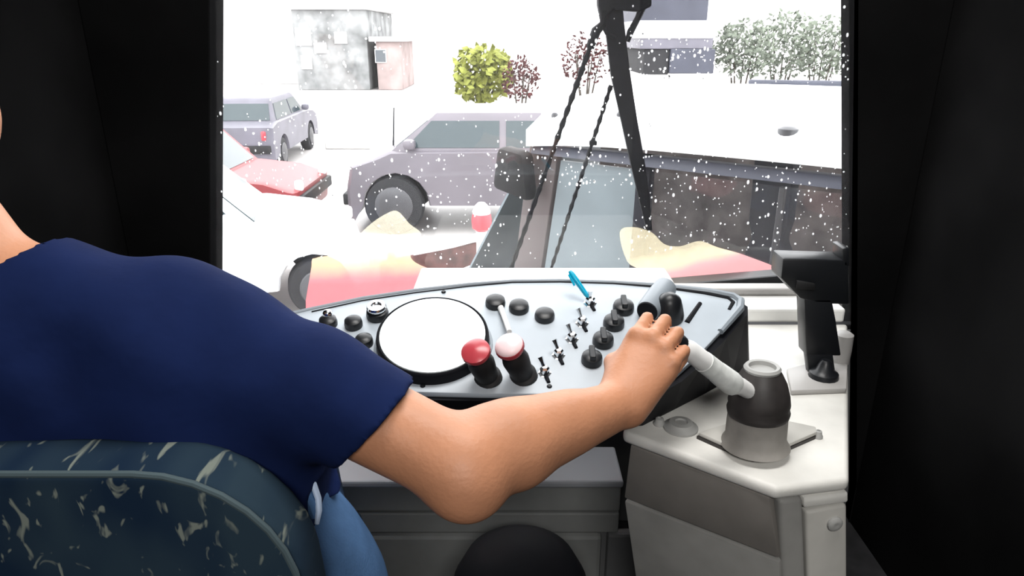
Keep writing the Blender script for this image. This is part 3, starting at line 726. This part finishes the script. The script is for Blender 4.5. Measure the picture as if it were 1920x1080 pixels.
for sx in (1, -1):
    br = hz + V((.030 * sx, .103, .036)); obj('eyebrow', G().tube([br + V((-.019 * sx, .006, -.002)), br + V((0, .004, .003)), br + V((.019 * sx, -.006, -.001))], [.003, .0036, .002], 8), M['hair'], bo, True)
    e = obj('eye', G().lathe([(0, -.0115)] + [(.0115 * math.cos(t), .0115 * math.sin(t)) for t in np.linspace(-1.4, 1.4, 9)] + [(0, .0115)], hz + V((.030 * sx, .094, .012)), (0, 1, 0), 14), M['eye'], bo, True)
    obj('pupil', G().lathe([(.0055, -.002), (.0050, .0008), (0, .0018)], hz + V((.030 * sx, .1042, .012)), (0, 1, 0), 14), M['black'], e, True)
del body
# hair
hf = Field(hz + V((-.13, -.15, -.13)), hz + V((.13, .15, .15)), .004)
hf.ell(hz + V((0, -.006, .042)), (.084, .101, .092), .02); hf.cone(hz + V((0, -.07, .0)), hz + V((0, -.062, -.05)), .045, .035, .03)
hf.cut(hz + V((0, .055, .05)), V((0, .88, -.47))); hf.cut(hz + V((0, .02, -.01)), V((0, .55, -.83)))
field_obj('hair', hf, M['hair'], driver, 1)
# shirt
shf = Field((-.95, .55, .76), (.02, 1.02, 1.32), .0048)
add(shf, torso, .013)
hem_t = .64
he = SH + (EL - SH) * hem_t
shf.cone(SH, SH + (EL - SH) * .35, .070, .067, .04); shf.cone(SH + (EL - SH) * .35, SH + (EL - SH) * .80, .068, .068, .03)
hl = SHL + (ELL - SHL) * .62
shf.cone(SHL, SHL + (ELL - SHL) * .8, .072, .070, .04)
# loose cloth hanging under the arm and folds
shf.cone(V((-.36, .76, 1.04)), V((-.33, .76, .88)), .085, .10, .06)
X, Y, Z = shf._xyz(tuple(slice(0, q) for q in shf.n))
shf.F += (.0035 * np.sin(38 * X + 24 * Z + 3 * np.sin(9 * Y)) * np.cos(21 * Z - 17 * Y) + .002 * np.sin(61 * (X * .6 + Z * .8)) * np.sin(14 * X)).astype(np.float32)
hn = (atP(775, 757, he, V((0, 1, 0))) - atP(640, 846, he, V((0, 1, 0)))).normalized(); hemn = V((0, 1, 0)).cross(hn).normalized()
if hemn.dot(arm_dir) < 0: hemn = -hemn
hemn = (hemn + arm_dir * .6).normalized()
# the sleeve ends: only the region along each arm is cut
rel = ((X - he.x) * hemn.x + (Y - he.y) * hemn.y + (Z - he.z) * hemn.z)
near = np.sqrt((X - he.x) ** 2 + (Y - he.y) ** 2 + (Z - he.z) ** 2)
shf.F = np.maximum(shf.F, np.where((near < .20) & (X > he.x - .09), rel, -1).astype(np.float32))
dl = (ELL - SHL).normalized(); rel = ((X - hl.x) * dl.x + (Y - hl.y) * dl.y + (Z - hl.z) * dl.z); near = np.sqrt((X - hl.x) ** 2 + (Y - hl.y) ** 2 + (Z - hl.z) ** 2)
shf.F = np.maximum(shf.F, np.where(near < .13, rel, -1).astype(np.float32))
shf.cut(V((-.43, .79, .84)), V((.08, .0, -1)).normalized())
for a, b, ra, rb, k in (upper_r[1],): shf.cone(a + (b - a) * .25, b, ra + .002, rb + .002, 0, sub=True)
for a, b, ra, rb, k in (upper_l[1],): shf.cone(a, b, ra + .006, rb + .006, 0, sub=True)
shf.cone(NK + V((0, .015, .012)), NK + V((0, .02, .2)), .068, .09, 0, sub=True)
so = field_obj('shirt', shf, M['shirt'], driver, 2); so['label'] = 'navy blue short-sleeved T-shirt'
# jeans
jf = Field((-.88, .55, .08), (-.10, 1.42, .93), .0055)
add(jf, torso[:3], .020); add(jf, legs, .017)
jf.cone(V((-.315, .79, .74)), V((-.30, .80, .68)), .110, .115, .05); jf.cone(V((-.31, .79, .68)), V((-.27, .80, .60)), .10, .085, .05)
jf.cut(V((-.43, .79, .875)), V((0, 0, 1))); jf.cut(V((-.5, 1.2, .10)), V((0, 0, -1)))
jo = field_obj('jeans', jf, M['denim'], driver, 2); jo['label'] = 'light blue denim jeans'
pth = [at(x, y, .86) for x, y in ((571, 888), (588, 908), (597, 935), (598, 958), (594, 982))]
obj('pocket_edge', G().tube(pth, [.003, .004, .004, .004, .003], 8), M['denim_edge'], jo, True)
pth = [at(x, y, .865) for x, y in ((566, 895), (572, 915), (586, 945), (592, 970))]
obj('pocket_lining', G().tube(pth, [.006, .010, .010, .006], 8), M['denim'], jo, True)
for an in (ANR, ANL):
    sf = Field(an + V((-.07, -.11, -.12)), an + V((.07, .24, .08)), .005)
    sf.cone(an + V((0, -.02, -.01)), an + V((0, -.02, -.05)), .054, .052, .03); sf.cone(an + V((0, -.02, -.06)), an + V((0, .15, -.066)), .050, .044, .03)
    sf.cut(an + V((0, 0, -.105)), V((0, 0, -1))); field_obj('shoe', sf, M['shoe'], driver, 1)

# ------------------------------------------------------------------ driver's seat
seat = thing('driver_seat', 'driver seat with dark blue patterned moquette backrest and pale piping', 'seat', V((-.46, .80, 0)))
BKY = .60
def bpt(x, y): return atY(x, y, BKY)
rx = bpt(556, 960).x; tz = bpt(450, 888).z
w0 = -.70
outl = []
n = 9; rr = .12
def arc(cx, cz, r, t0, t1): return [V((cx + r * math.cos(t), BKY, cz + r * math.sin(t))) for t in np.linspace(t0, t1, n)]
outl = [V((w0 + .03, BKY, .60)), V((rx + .005, BKY, .60)), V((rx + .004, BKY, .80))] + arc(rx - .155, tz - .155, .155, 0, PI / 2) + arc(w0 + .15, tz - .15, .15, PI / 2, PI)
bk = obj('backrest', G().prism(outl, (0, .075, 0), .022, 4), M['moquette'], seat, True)
pp = [p + V((-.006 if p.x > -.46 else .006, -.001, 0)) for p in outl[1:]]
obj('piping', G().tube(pp, .0038, 8), M['piping'], bk, True)
obj('cushion', G().box((-.49, .86, .56), (.42, .50, .10), bev=.03, seg=3), M['moquette'], seat, True)
obj('pedestal', G().lathe([(.20, 0), (.20, .03), (.10, .06), (.09, .48), (.18, .51)], V((-.46, .84, 0)), (0, 0, 1), 24), M['black'], seat, True)

# ================================================================== OUTSIDE
struct('ground', G().box((0, 22, STREET - .05), (90, 60, .1)), M['asphalt'])
def frame(o, yaw):
    c, s = math.cos(yaw), math.sin(yaw); o = V(o)
    return lambda x, y, z: o + V((c * x - s * y, s * x + c * y, z))
def wheel(F, x, y, r, side, parent, w=.18):
    ax = (F(0, 1, 0) - F(0, 0, 0)) * side
    t = obj('wheel', G().lathe([(r * .62, -.0), (r * .94, 0), (r, .03), (r, w - .03), (r * .94, w), (r * .62, w)], F(x, y, r), -ax, 28), M['tyre'], parent, True)
    obj('hub', G().lathe([(r * .64, .0), (r * .60, -.012), (r * .3, -.02), (r * .12, -.03), (0, -.03)], F(x, y, r) - ax * .02 + ax * .03, -ax, 20), M['hub'], t, True)
def car(name, label, cat, pos, yaw, paint, L=3.9, W=1.65, H=1.42, belt=.86, hood=.80, bonnet=.26, boot=.10, wr=.30, over=.62, low=.22, bump=None, antenna=False):
    """front towards local +x; origin on the street under the middle"""
    F = frame(pos, yaw); t = thing(name, label, cat, V(pos))
    h2 = L / 2; wx = (h2 * over, -h2 * over)
    prof = [(-h2, .42), (-h2, .30), (-h2 + .02, low)]
    for cx in sorted(wx):
        for a in np.linspace(PI, 0, 9): prof.append((cx + (wr + .06) * math.cos(a), max(low, wr + (wr + .06) * math.sin(a))))
    prof += [(h2 - .02, low), (h2, .34), (h2, .55), (h2 - .06, hood - .10), (h2 - .35, hood), (h2 - L * bonnet, belt), (-h2 + L * boot, belt + .02), (-h2 + .03, belt - .05), (-h2, .6)]
    g = G(); n = len(prof); vs = []; st = ((-.5, .94, .03), (-.47, .985, .01), (-.40, 1, 0), (.40, 1, 0), (.47, .985, .01), (.5, .94, .03))
    zc = .5
    for yy, sc, _ in st: vs += [F(x * (sc * .5 + .5), yy * W, zc + (z - zc) * sc) for x, z in prof]
    fs = [tuple(range(n)), tuple(reversed(range((len(st) - 1) * n, len(st) * n)))]
    for i in range(len(st) - 1):
        for k in range(n): fs.append((i * n + k, i * n + (k + 1) % n, (i + 1) * n + (k + 1) % n, (i + 1) * n + k))
    obj('body', g.add(vs, fs), paint, t, True)
    x0, x1 = h2 - L * bonnet - .05, -h2 + L * boot + .05          # greenhouse
    rx0, rx1 = x0 - .55, x1 + .30; iw = W * .46; rw = W * .38
    def ring(z):
        q = (z - belt) / (H - belt); fx = x0 + (rx0 - x0) * q; bx_ = x1 + (rx1 - x1) * q; w = iw + (rw - iw) * q
        return fx, bx_, w
    g = G(); vs = []
    for z in (belt - .02, H - .06, H - .015, H):
        fx, bx_, w = ring(min(z, H - .06)); e = 0 if z < H - .03 else (.05 if z < H - .005 else .22)
        vs += [F(fx - e, -w + e * .6, z), F(fx - e, w - e * .6, z), F(bx_ + e, w - e * .6, z), F(bx_ + e, -w + e * .6, z)]
    fs = [(12, 13, 14, 15)]
    for i in range(3):
        for k in range(4): fs.append((4 * i + k, 4 * i + (k + 1) % 4, 4 * i + 4 + (k + 1) % 4, 4 * i + 4 + k))
    obj('roof', g.add(vs, fs), paint, t, True)
    za, zb = belt + .03, H - .10
    def pane(nm, A_, out_): obj(nm, G().prism(A_, out_), M['car_glass'], t)
    ex = F(1, 0, 0) - F(0, 0, 0); ey = F(0, 1, 0) - F(0, 0, 0)
    fa, ba, wa = ring(za); fb, bb_, wb = ring(zb)
    pane('windscreen', [F(fa, -wa + .08, za), F(fa, wa - .08, za), F(fb, wb - .06, zb), F(fb, -wb + .06, zb)], ex * .012)
    pane('rear_window', [F(ba, -wa + .08, za), F(ba, wa - .08, za), F(bb_, wb - .06, zb), F(bb_, -wb + .06, zb)], -ex * .012)
    for sd in (1, -1):
        mid = (fa + ba) / 2 + .1
        pane('side_window', [F(fa - .12, sd * wa, za), F(mid + .04, sd * wa, za), F(mid + .04, sd * wb, zb), F(fb - .04, sd * wb, zb)], ey * sd * .01)
        pane('side_window', [F(mid - .04, sd * wa, za), F(ba + .12, sd * wa, za), F(bb_ + .06, sd * wb, zb), F(mid - .04, sd * wb, zb)], ey * sd * .01)
        for cx in wx: wheel(F, cx, sd * (W / 2 - .02), wr, sd, t)
        obj('head_lamp', G().box(F(h2 - .03, sd * W * .36, .60), (.10, .10, .13), bev=.03), M['lamp_white'], t, True)
        obj('tail_lamp', G().box(F(-h2 + .02, sd * W * .38, .66), (.08, .08, .16), bev=.02), M['red'], t, True)
        obj('mirror', G().box(F(fa - .18, sd * (wa + .10), za + .05), (.14, .14, .12), bev=.04), paint, t, True)
    for sx in (1, -1):
        vs_ = [F(sx * (h2 - .06), -W * .46, .36), F(sx * (h2 - .06), W * .46, .36), F(sx * (h2 - .06), W * .46, .50), F(sx * (h2 - .06), -W * .46, .50)]
        obj('bumper', G().prism(vs_, ex * sx * .11, .02), bump or M['rubber'], t, True)
    if antenna: obj('antenna', G().tube([F(fa + .1, W * .2, belt - .1), F(fa + .06, W * .2, belt + .45)], [.012, .008], 6), M['black'], t, True)
    return t
GZ = STREET
p = atZ(742, 420, GZ + .30); p = atY(742, 395, 9.0)
# silver car: its front wheel at pixel 735,380
YS = 8.2
wpx = atY(738, 385, YS).x
car('silver_car', 'silver grey car facing left beyond the red-lamped barrier', 'car', (wpx + 1.33, YS + .8, GZ), PI, M['silver'], L=3.8, over=.70, bonnet=.14, low=.13, W=1.6, H=1.45, belt=1.02, hood=.94, wr=.36, antenna=True)
YW = 5.6; wpx = atY(594, 478, YW).x
car('white_car', 'small white car facing right, cut by the left corner post', 'car', (wpx - 1.28, YW + .37, GZ), .30, M['car_white'], L=3.0, W=1.5, H=1.36, belt=.82, hood=.74, wr=.26, over=.74, bump=M['car_white'])
YR = 8.0; x = atY(500, 380, YR).x
car('red_car', 'small pale red car behind the white car on the left', 'car', (x - 1.35, YR + .8, GZ), 0, M['car_red'], L=3.4, W=1.5, H=1.30, belt=.72, hood=.66, wr=.27)
x = atY(522, 300, 14.5).x
car('grey_car', 'grey-lilac car far off at upper left behind the red car', 'car', (x, 13.9, GZ), PI / 2 + .05, M['car_grey'], L=3.6, W=1.3, H=1.25, belt=.85, hood=.80, wr=.28)

# barrier with a red lamp
YB = 6.3
b0 = atY(712, 486, YB - .5); b1 = atY(893, 446, YB)
bar = thing('road_barrier', 'brown and white road barrier with a red and white lamp on its right end', 'barrier', V(((b0.x + b1.x) / 2, YB - .2, GZ)))
def bp_(x, y): 
    t = (x - 712) / (893 - 712); return atY(x, y, YB - .5 + .5 * t)
obj('top_rail', G().prism([bp_(775, 468), bp_(893, 440), bp_(893, 454), bp_(775, 486)], (0, .06, 0), .01), M['lamp_white'], bar, True)
obj('board', G().prism([bp_(712, 492), bp_(893, 456), bp_(893, 512), bp_(712, 540)], (0, .05, 0), .01), M['brown_board'], bar, True)
for xx in (730, 880):
    tp = bp_(xx, 480); obj('leg', G().box((tp.x, tp.y + .09, (tp.z + GZ) / 2), (.06, .06, tp.z - GZ), bev=.008), M['brown_board'], bar)
lp = atY(903, 412, YB); s = .94 * YB / FPX * 1.05
obj('lamp', G().lathe([(12 * s, -22 * s), (19 * s, -16 * s), (20 * s, 0), (18 * s, 12 * s), (10 * s, 15 * s)], lp, (0, 0, 1), 18), M['red'], bar, True)
obj('lamp_cap', G().lathe([(17 * s, 12 * s), (18 * s, 17 * s), (13 * s, 28 * s), (7 * s, 34 * s), (0, 36 * s)], lp, (0, 0, 1), 18), M['lamp_white'], bar, True)
obj('lamp_foot', G().lathe([(9 * s, -42 * s), (11 * s, -30 * s), (12 * s, -20 * s)], lp, (0, 0, 1), 14), M['lamp_white'], bar, True)

# white van crossing close in front, nose to the left
VO = V((.06, 3.05, GZ)); YAW = math.atan2(.594, -.804)
FV = frame(VO, YAW)          # local +x forward (to the left), local +y towards the bus, origin under the near front roof corner
def fv(x, y, z): return FV(x, y, z)
van = thing('white_van', 'large white van crossing close in front of the windscreen, roof seen from above', 'van', V((1.0, 2.9, GZ)))
RH = 1.915; VL = 3.6; VW = 1.66
g = G(); nx, ny = 18, 14; vs = []
for i in range(nx + 1):
    for j in range(ny + 1):
        u = i / nx; v = j / ny
        eu = min(u, 1 - u) * VL; ev = min(v, 1 - v) * VW
        z = RH + .12 * (1 - (2 * v - 1) ** 4) + .04 * (1 - (2 * u - 1) ** 6) 
        vs.append(fv(-u * VL, -v * VW, z))
fs = [(i * (ny + 1) + j, (i + 1) * (ny + 1) + j, (i + 1) * (ny + 1) + j + 1, i * (ny + 1) + j + 1) for i in range(nx) for j in range(ny)]
n0 = len(vs)
vs2 = [v - V((0, 0, .07)) for v in vs]
edge = [(i, 0) for i in range(nx)] + [(nx, j) for j in range(ny)] + [(i, ny) for i in range(nx, 0, -1)] + [(0, j) for j in range(ny, 0, -1)]
fs += [tuple(n0 + q for q in reversed(f)) for f in fs]
for a_, b_ in zip(edge, edge[1:] + edge[:1]):
    ia = a_[0] * (ny + 1) + a_[1]; ib = b_[0] * (ny + 1) + b_[1]; fs.append((ia, ib, n0 + ib, n0 + ia))
obj('roof', g.add(vs + vs2, fs), M['van_white'], van, True)
def vbar(nm, m, x0, x1, z0, z1, y=0, dep=.05, lean=0, par=None):
    return obj(nm, G().prism([fv(x0 + lean, y, z0), fv(x1 + lean, y, z0), fv(x1, y - .03, z1), fv(x0, y - .03, z1)], (fv(0, -dep, 0) - fv(0, 0, 0)), .006), m, par or van, True)
BL = 1.02
vbar('window_gutter', M['truck'], -VL + .05, -.02, RH - .100, RH - .06, .0, .05)
for y, sd in ((.0, 1), (-VW + .06, -1)):
    vbar('lower_side', M['van_white'], -VL, .75, .35, BL, y, .05)
    vbar('front_pillar', M['pillar_grey'], -.15, .0, BL, RH - .06, y, .05, .10)
    vbar('middle_pillar', M['van_seat'], -.58, -.52, BL, RH - .06, y, .05)
    vbar('rear_pillar', M['van_white'], -2.1, -2.0, BL, RH - .06, y, .05)
    vbar('end_pillar', M['van_white'], -VL, -VL + .12, BL, RH - .06, y, .05)
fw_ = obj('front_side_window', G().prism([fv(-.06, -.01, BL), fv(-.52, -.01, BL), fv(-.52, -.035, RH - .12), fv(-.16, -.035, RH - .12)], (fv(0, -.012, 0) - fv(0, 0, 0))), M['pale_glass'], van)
obj('rear_side_window', G().prism([fv(-.59, -.01, BL), fv(-2.0, -.01, BL), fv(-2.0, -.035, RH - .12), fv(-.59, -.035, RH - .12)], (fv(0, -.008, 0) - fv(0, 0, 0))), M['side_glass'], van)
obj('end_side_window', G().prism([fv(-2.1, -.01, BL), fv(-VL + .12, -.01, BL), fv(-VL + .12, -.035, RH - .12), fv(-2.1, -.035, RH - .12)], (fv(0, -.008, 0) - fv(0, 0, 0))), M['side_glass'], van)
obj('sliding_rail', G().prism([fv(-1.085, .0, BL), fv(-1.105, .0, BL), fv(-1.10, -.025, RH - .12), fv(-1.08, -.025, RH - .12)], (fv(0, -.03, 0) - fv(0, 0, 0)), .003), M['hub'], van)
# inside: brown trim wall on the far side, floor, seats
obj('inner_trim', G().prism([fv(.05, -.75, .5), fv(-VL + .15, -.75, .5), fv(-VL + .15, -.75, RH - .12), fv(.05, -.75, RH - .12)], (fv(0, -.03, 0) - fv(0, 0, 0))), M['van_inside'], van)
obj('van_floor', G().prism([fv(.6, -.06, .45), fv(-VL + .05, -.06, .45), fv(-VL + .05, -VW + .06, .45), fv(.6, -VW + .06, .45)], (0, 0, -.04)), M['van_inside'], van)
def vseat(x, hw):
    q = [fv(x - hw, -.30, .55), fv(x + hw, -.30, .55), fv(x + hw * .9, -.28, 1.45), fv(x + hw * .6, -.26, 1.53), fv(x + hw * .75, -.24, 1.60), fv(x + hw * .75, -.22, 1.86), fv(x - hw * .8, -.22, 1.86), fv(x - hw * .8, -.24, 1.60), fv(x - hw * .6, -.26, 1.53), fv(x - hw * .9, -.28, 1.45)]
    obj('van_seat', G().prism(q, (fv(0, -.12, 0) - fv(0, 0, 0)), .02), M['van_seat'], van, True)
vseat(-.99, .10)
# nose
prof = [(.72, .35), (1.02, .35), (1.08, .6), (1.04, .88), (.62, 1.04)]
obj('bonnet', G().prism([fv(x, 0, z) for x, z in prof], (fv(0, -VW, 0) - fv(0, 0, 0)), .03, 3), M['van_white'], van, True)
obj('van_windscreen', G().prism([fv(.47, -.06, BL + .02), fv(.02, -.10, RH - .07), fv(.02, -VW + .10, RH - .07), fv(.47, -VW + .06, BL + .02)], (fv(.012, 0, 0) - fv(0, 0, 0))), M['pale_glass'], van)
obj('wing_mirror', G().prism([fv(-.08, .10, 1.62), fv(.12, .10, 1.66), fv(.09, .10, 1.85), fv(-.05, .10, 1.83)], (fv(0, -.10, 0) - fv(0, 0, 0)), .03), M['rubber'], van, True)
for cx in (.30, -2.6):
    for sd, yy in ((1, .01), (-1, -VW - .01)): wheel(FV, cx, yy, .33, sd, van)
obj('roof_rail', G().tube([fv(-u * VL, -VW + .12, RH + .125 + .03 * math.sin(u * PI)) for u in np.linspace(.12, .95, 20)], .016, 8), M['truck'], van, True)
for (px, py, w) in ((1478, 243, .07), (1165, 214, .04), (1040, 216, .03)):
    for k in range(1200):
        q = at(px, py, 2 + k * .005); dl_ = q - VO; u_ = -(dl_.x * math.cos(YAW) + dl_.y * math.sin(YAW)) / VL; v_ = (dl_.x * math.sin(YAW) - dl_.y * math.cos(YAW)) / VW
        if 0 <= u_ <= 1 and 0 <= v_ <= 1 and q.z <= GZ + RH + .12 * (1 - (2 * v_ - 1) ** 4) + .04 * (1 - (2 * u_ - 1) ** 6): break
    else: continue
    obj('roof_stud', G().lathe([(w * .5, -.02), (w * .5, .003), (w * .3, .011), (0, .012)], q, (0, 0, 1), 14), M['hub'], van, True)

# dark truck and the hedge at upper right, pale kerb
YT = 17
def bx3(nm, m, x0, y0, x1, y1, Y, dep, par, bev=.0):
    a_ = atY(x0, y1, Y); b_ = atY(x1, y0, Y)
    return obj(nm, G().box(((a_.x + b_.x) / 2, Y + dep / 2, (a_.z + b_.z) / 2), (abs(b_.x - a_.x), dep, abs(b_.z - a_.z)), bev=bev), m, par)
q = atY(1270, 150, YT)
trk = thing('box_truck', 'dark blue-grey box truck with a pale stripe, parked far off at upper right', 'truck', V((q.x, YT, GZ)))
bx3('cargo_box', M['truck'], 1200, -60, 1335, 40, YT, 4.5, trk, .03)
bx3('pale_stripe', M['truck_light'], 1196, 38, 1340, 72, YT - .03, 4.5, trk, .02)
bx3('lower_box', M['car_grey'], 1200, 70, 1338, 92, YT, 4.5, trk, .02)
bx3('tail_board', M['truck'], 1255, 92, 1342, 138, YT - .06, 4.4, trk, .02)
bx3('chassis', M['tyre'], 1205, 92, 1256, 140, YT + .05, 4.2, trk, .02)
for xx in (1222, 1320):
    wq = atY(xx, 150, YT); 
    for yy in (YT + .2, YT + 3.2): obj('wheel', G().lathe([(.2, 0), (.40, .02), (.42, .06), (.42, .24), (.40, .28), (.2, .28)], V((wq.x - .14, yy, GZ + .42)), (1, 0, 0), 20), M['tyre'], trk, True)

def foliage(nm, label, cat, c, rad, n, m, leaf, trunk=True, group=None):
    base = V((c[0], c[1], GZ)); t = thing(nm, label, cat, base, group); g = G(); rnd = random.Random(hash(label) % 1000 if False else len(label))
    for _ in range(n):
        while True:
            d = V((rnd.uniform(-1, 1), rnd.uniform(-1, 1), rnd.uniform(-1, 1)))
            if d.length < 1: break
        p = V((c[0] + d.x * rad[0], c[1] + d.y * rad[1], c[2] + d.z * rad[2])); a_ = V((rnd.gauss(0, 1), rnd.gauss(0, 1), rnd.gauss(0, 1))).normalized(); b_ = a_.orthogonal().normalized()
        l = leaf * rnd.uniform(.6, 1.3); w = l * .35
        g.add([p - a_ * l * .5, p + b_ * w, p + a_ * l * .5, p - b_ * w, p + a_.cross(b_) * w * .3], [(0, 1, 4), (1, 2, 4), (2, 3, 4), (3, 0, 4)])
    f = obj('foliage', g, m, t); f['kind'] = 'stuff'
    if trunk:
        g = G()
        for k in range(5):
            a_ = k * 1.26; g.tube([base + V((.03 * math.cos(a_), .03 * math.sin(a_), 0)), V((c[0] + rad[0] * .5 * math.cos(a_), c[1] + rad[1] * .5 * math.sin(a_), c[2] + rad[2] * .2))], [.03, .012], 6)
        obj('stem', g, M['bark'], t, True)
    return t
YH = 19
for i, (px, py, w, h) in enumerate(((1395, 92, 60, 52), (1470, 84, 62, 62), (1545, 90, 60, 56))):
    YH_ = YH + 1.9 * (i % 2); c = atY(px, py, YH_); s = YH_ * .98 / FPX
    lab = ('grey-green bush right beside the dark truck', 'tall grey-green bush, the middle of three past the truck', 'grey-green bush by the right corner post, past the van roof')[i]
    foliage('bush', lab, 'bush', c, (w * s, .75, h * s), 750, M['leaf_grey'], .16, True, 'bushes beyond the white van')
c = atY(905, 138, 20); s = 20 / FPX
foliage('bush', 'pale yellow-green bush left of the wiper rods', 'bush', c, (58 * s, .8, 50 * s), 700, M['leaf_yellow'], .26)
c = atY(976, 148, 18.5); s = 18.5 / FPX
foliage('flower_shrub', 'small red-brown flowering shrub in front of the yellow-green bush', 'shrub', c, (34 * s, .5, 40 * s), 260, M['leaf_red'], .13)
c = atY(1100, 110, 19); s = 19 / FPX
foliage('bush', 'dark red-brown bush behind the wiper rods near the truck', 'bush', c, (48 * s, .7, 46 * s), 320, M['leaf_red'], .12)

# buildings
def building(nm, label, x0, x1, ytop, Y, dep, m, wins, patch=None):
    a_ = atY(x0, ytop, Y); b_ = atY(x1, ytop, Y); t = thing(nm, label, 'building', V(((a_.x + b_.x) / 2, Y + dep / 2, GZ)))
    obj('wall', G().box(((a_.x + b_.x) / 2, Y + dep / 2, (a_.z + GZ) / 2), (b_.x - a_.x, dep, a_.z - GZ), bev=.03), m, t)
    obj('roof_edge', G().box(((a_.x + b_.x) / 2, Y + dep / 2, a_.z + .1), (b_.x - a_.x + .5, dep + .5, .2), bev=.03), M['facade'], t)
    for (wx0, wy0, wx1, wy1, mm) in wins:
        p0 = atY(wx0, wy1, Y); p1 = atY(wx1, wy0, Y)
        f = obj('window', G().box(((p0.x + p1.x) / 2, Y - .01, (p0.z + p1.z) / 2), (p1.x - p0.x, .10, p1.z - p0.z), bev=.02), M['facade'], t)
        obj('pane', G().box(((p0.x + p1.x) / 2, Y - .05, (p0.z + p1.z) / 2), ((p1.x - p0.x) * .86, .04, (p1.z - p0.z) * .86)), M[mm], f)
    return t
building('building', 'grey-fronted shop building far off above the grey-lilac car', 545, 684, 18, 32, 7, M['facade_grey'], [(556, 52, 582, 86, 'lamp_white'), (590, 80, 612, 100, 'lamp_white'), (566, 104, 584, 130, 'lamp_white'), (628, 60, 650, 82, 'truck_light')])
building('building', 'rose-grey low building far off, right of the grey-fronted shop', 704, 750, 78, 32, 4, M['facade_rose'], [(704, 92, 724, 118, 'window_dark')])
building('building', 'tall pale building at far upper left', 300, 538, -260, 36, 9, M['facade'], [(x, y, x + 34, y + 46, 'truck_light') for y in (-180, -90, 0) for x in (330, 400, 470)])
building('building', 'pale wide building in the distance behind the yellow-green bush', 790, 1130, -260, 44, 9, M['facade'], [(x, y, x + 36, y + 46, 'truck_light') for y in (-190, -100) for x in (830, 900, 970, 1050)])
building('building', 'pale distant building behind the bushes at upper right', 1345, 1700, -230, 38, 9, M['facade'], [(x, y, x + 36, y + 46, 'truck_light') for y in (-170, -80) for x in (1380, 1460, 1540)])
struct('kerb', G().box((8, 15.2, GZ + .08), (24, .4, .16), bev=.03), M['kerb'])

# added housings round the two unseen fill lights
for ly, lab in ((.95, 'oblong white ceiling lamp over the instrument panel'), (-1.3, 'oblong white ceiling lamp over the aisle behind the driver')):
    cl = thing('added_fill_lamp', lab, 'lamp', V((.12, ly, 2.47)), 'added fill lamps of the cab')
    cx_ = .15 if ly > 0 else .1
    for sx in (-1, 1): obj('fill_lamp_rim', G().box((cx_ + sx * .47, ly, 2.485), (.03, .58, .03), bev=.008), M['white_plastic'], cl)
    for sy in (-1, 1): obj('fill_lamp_rim', G().box((cx_, ly + sy * .275, 2.485), (.97, .03, .03), bev=.008), M['white_plastic'], cl)
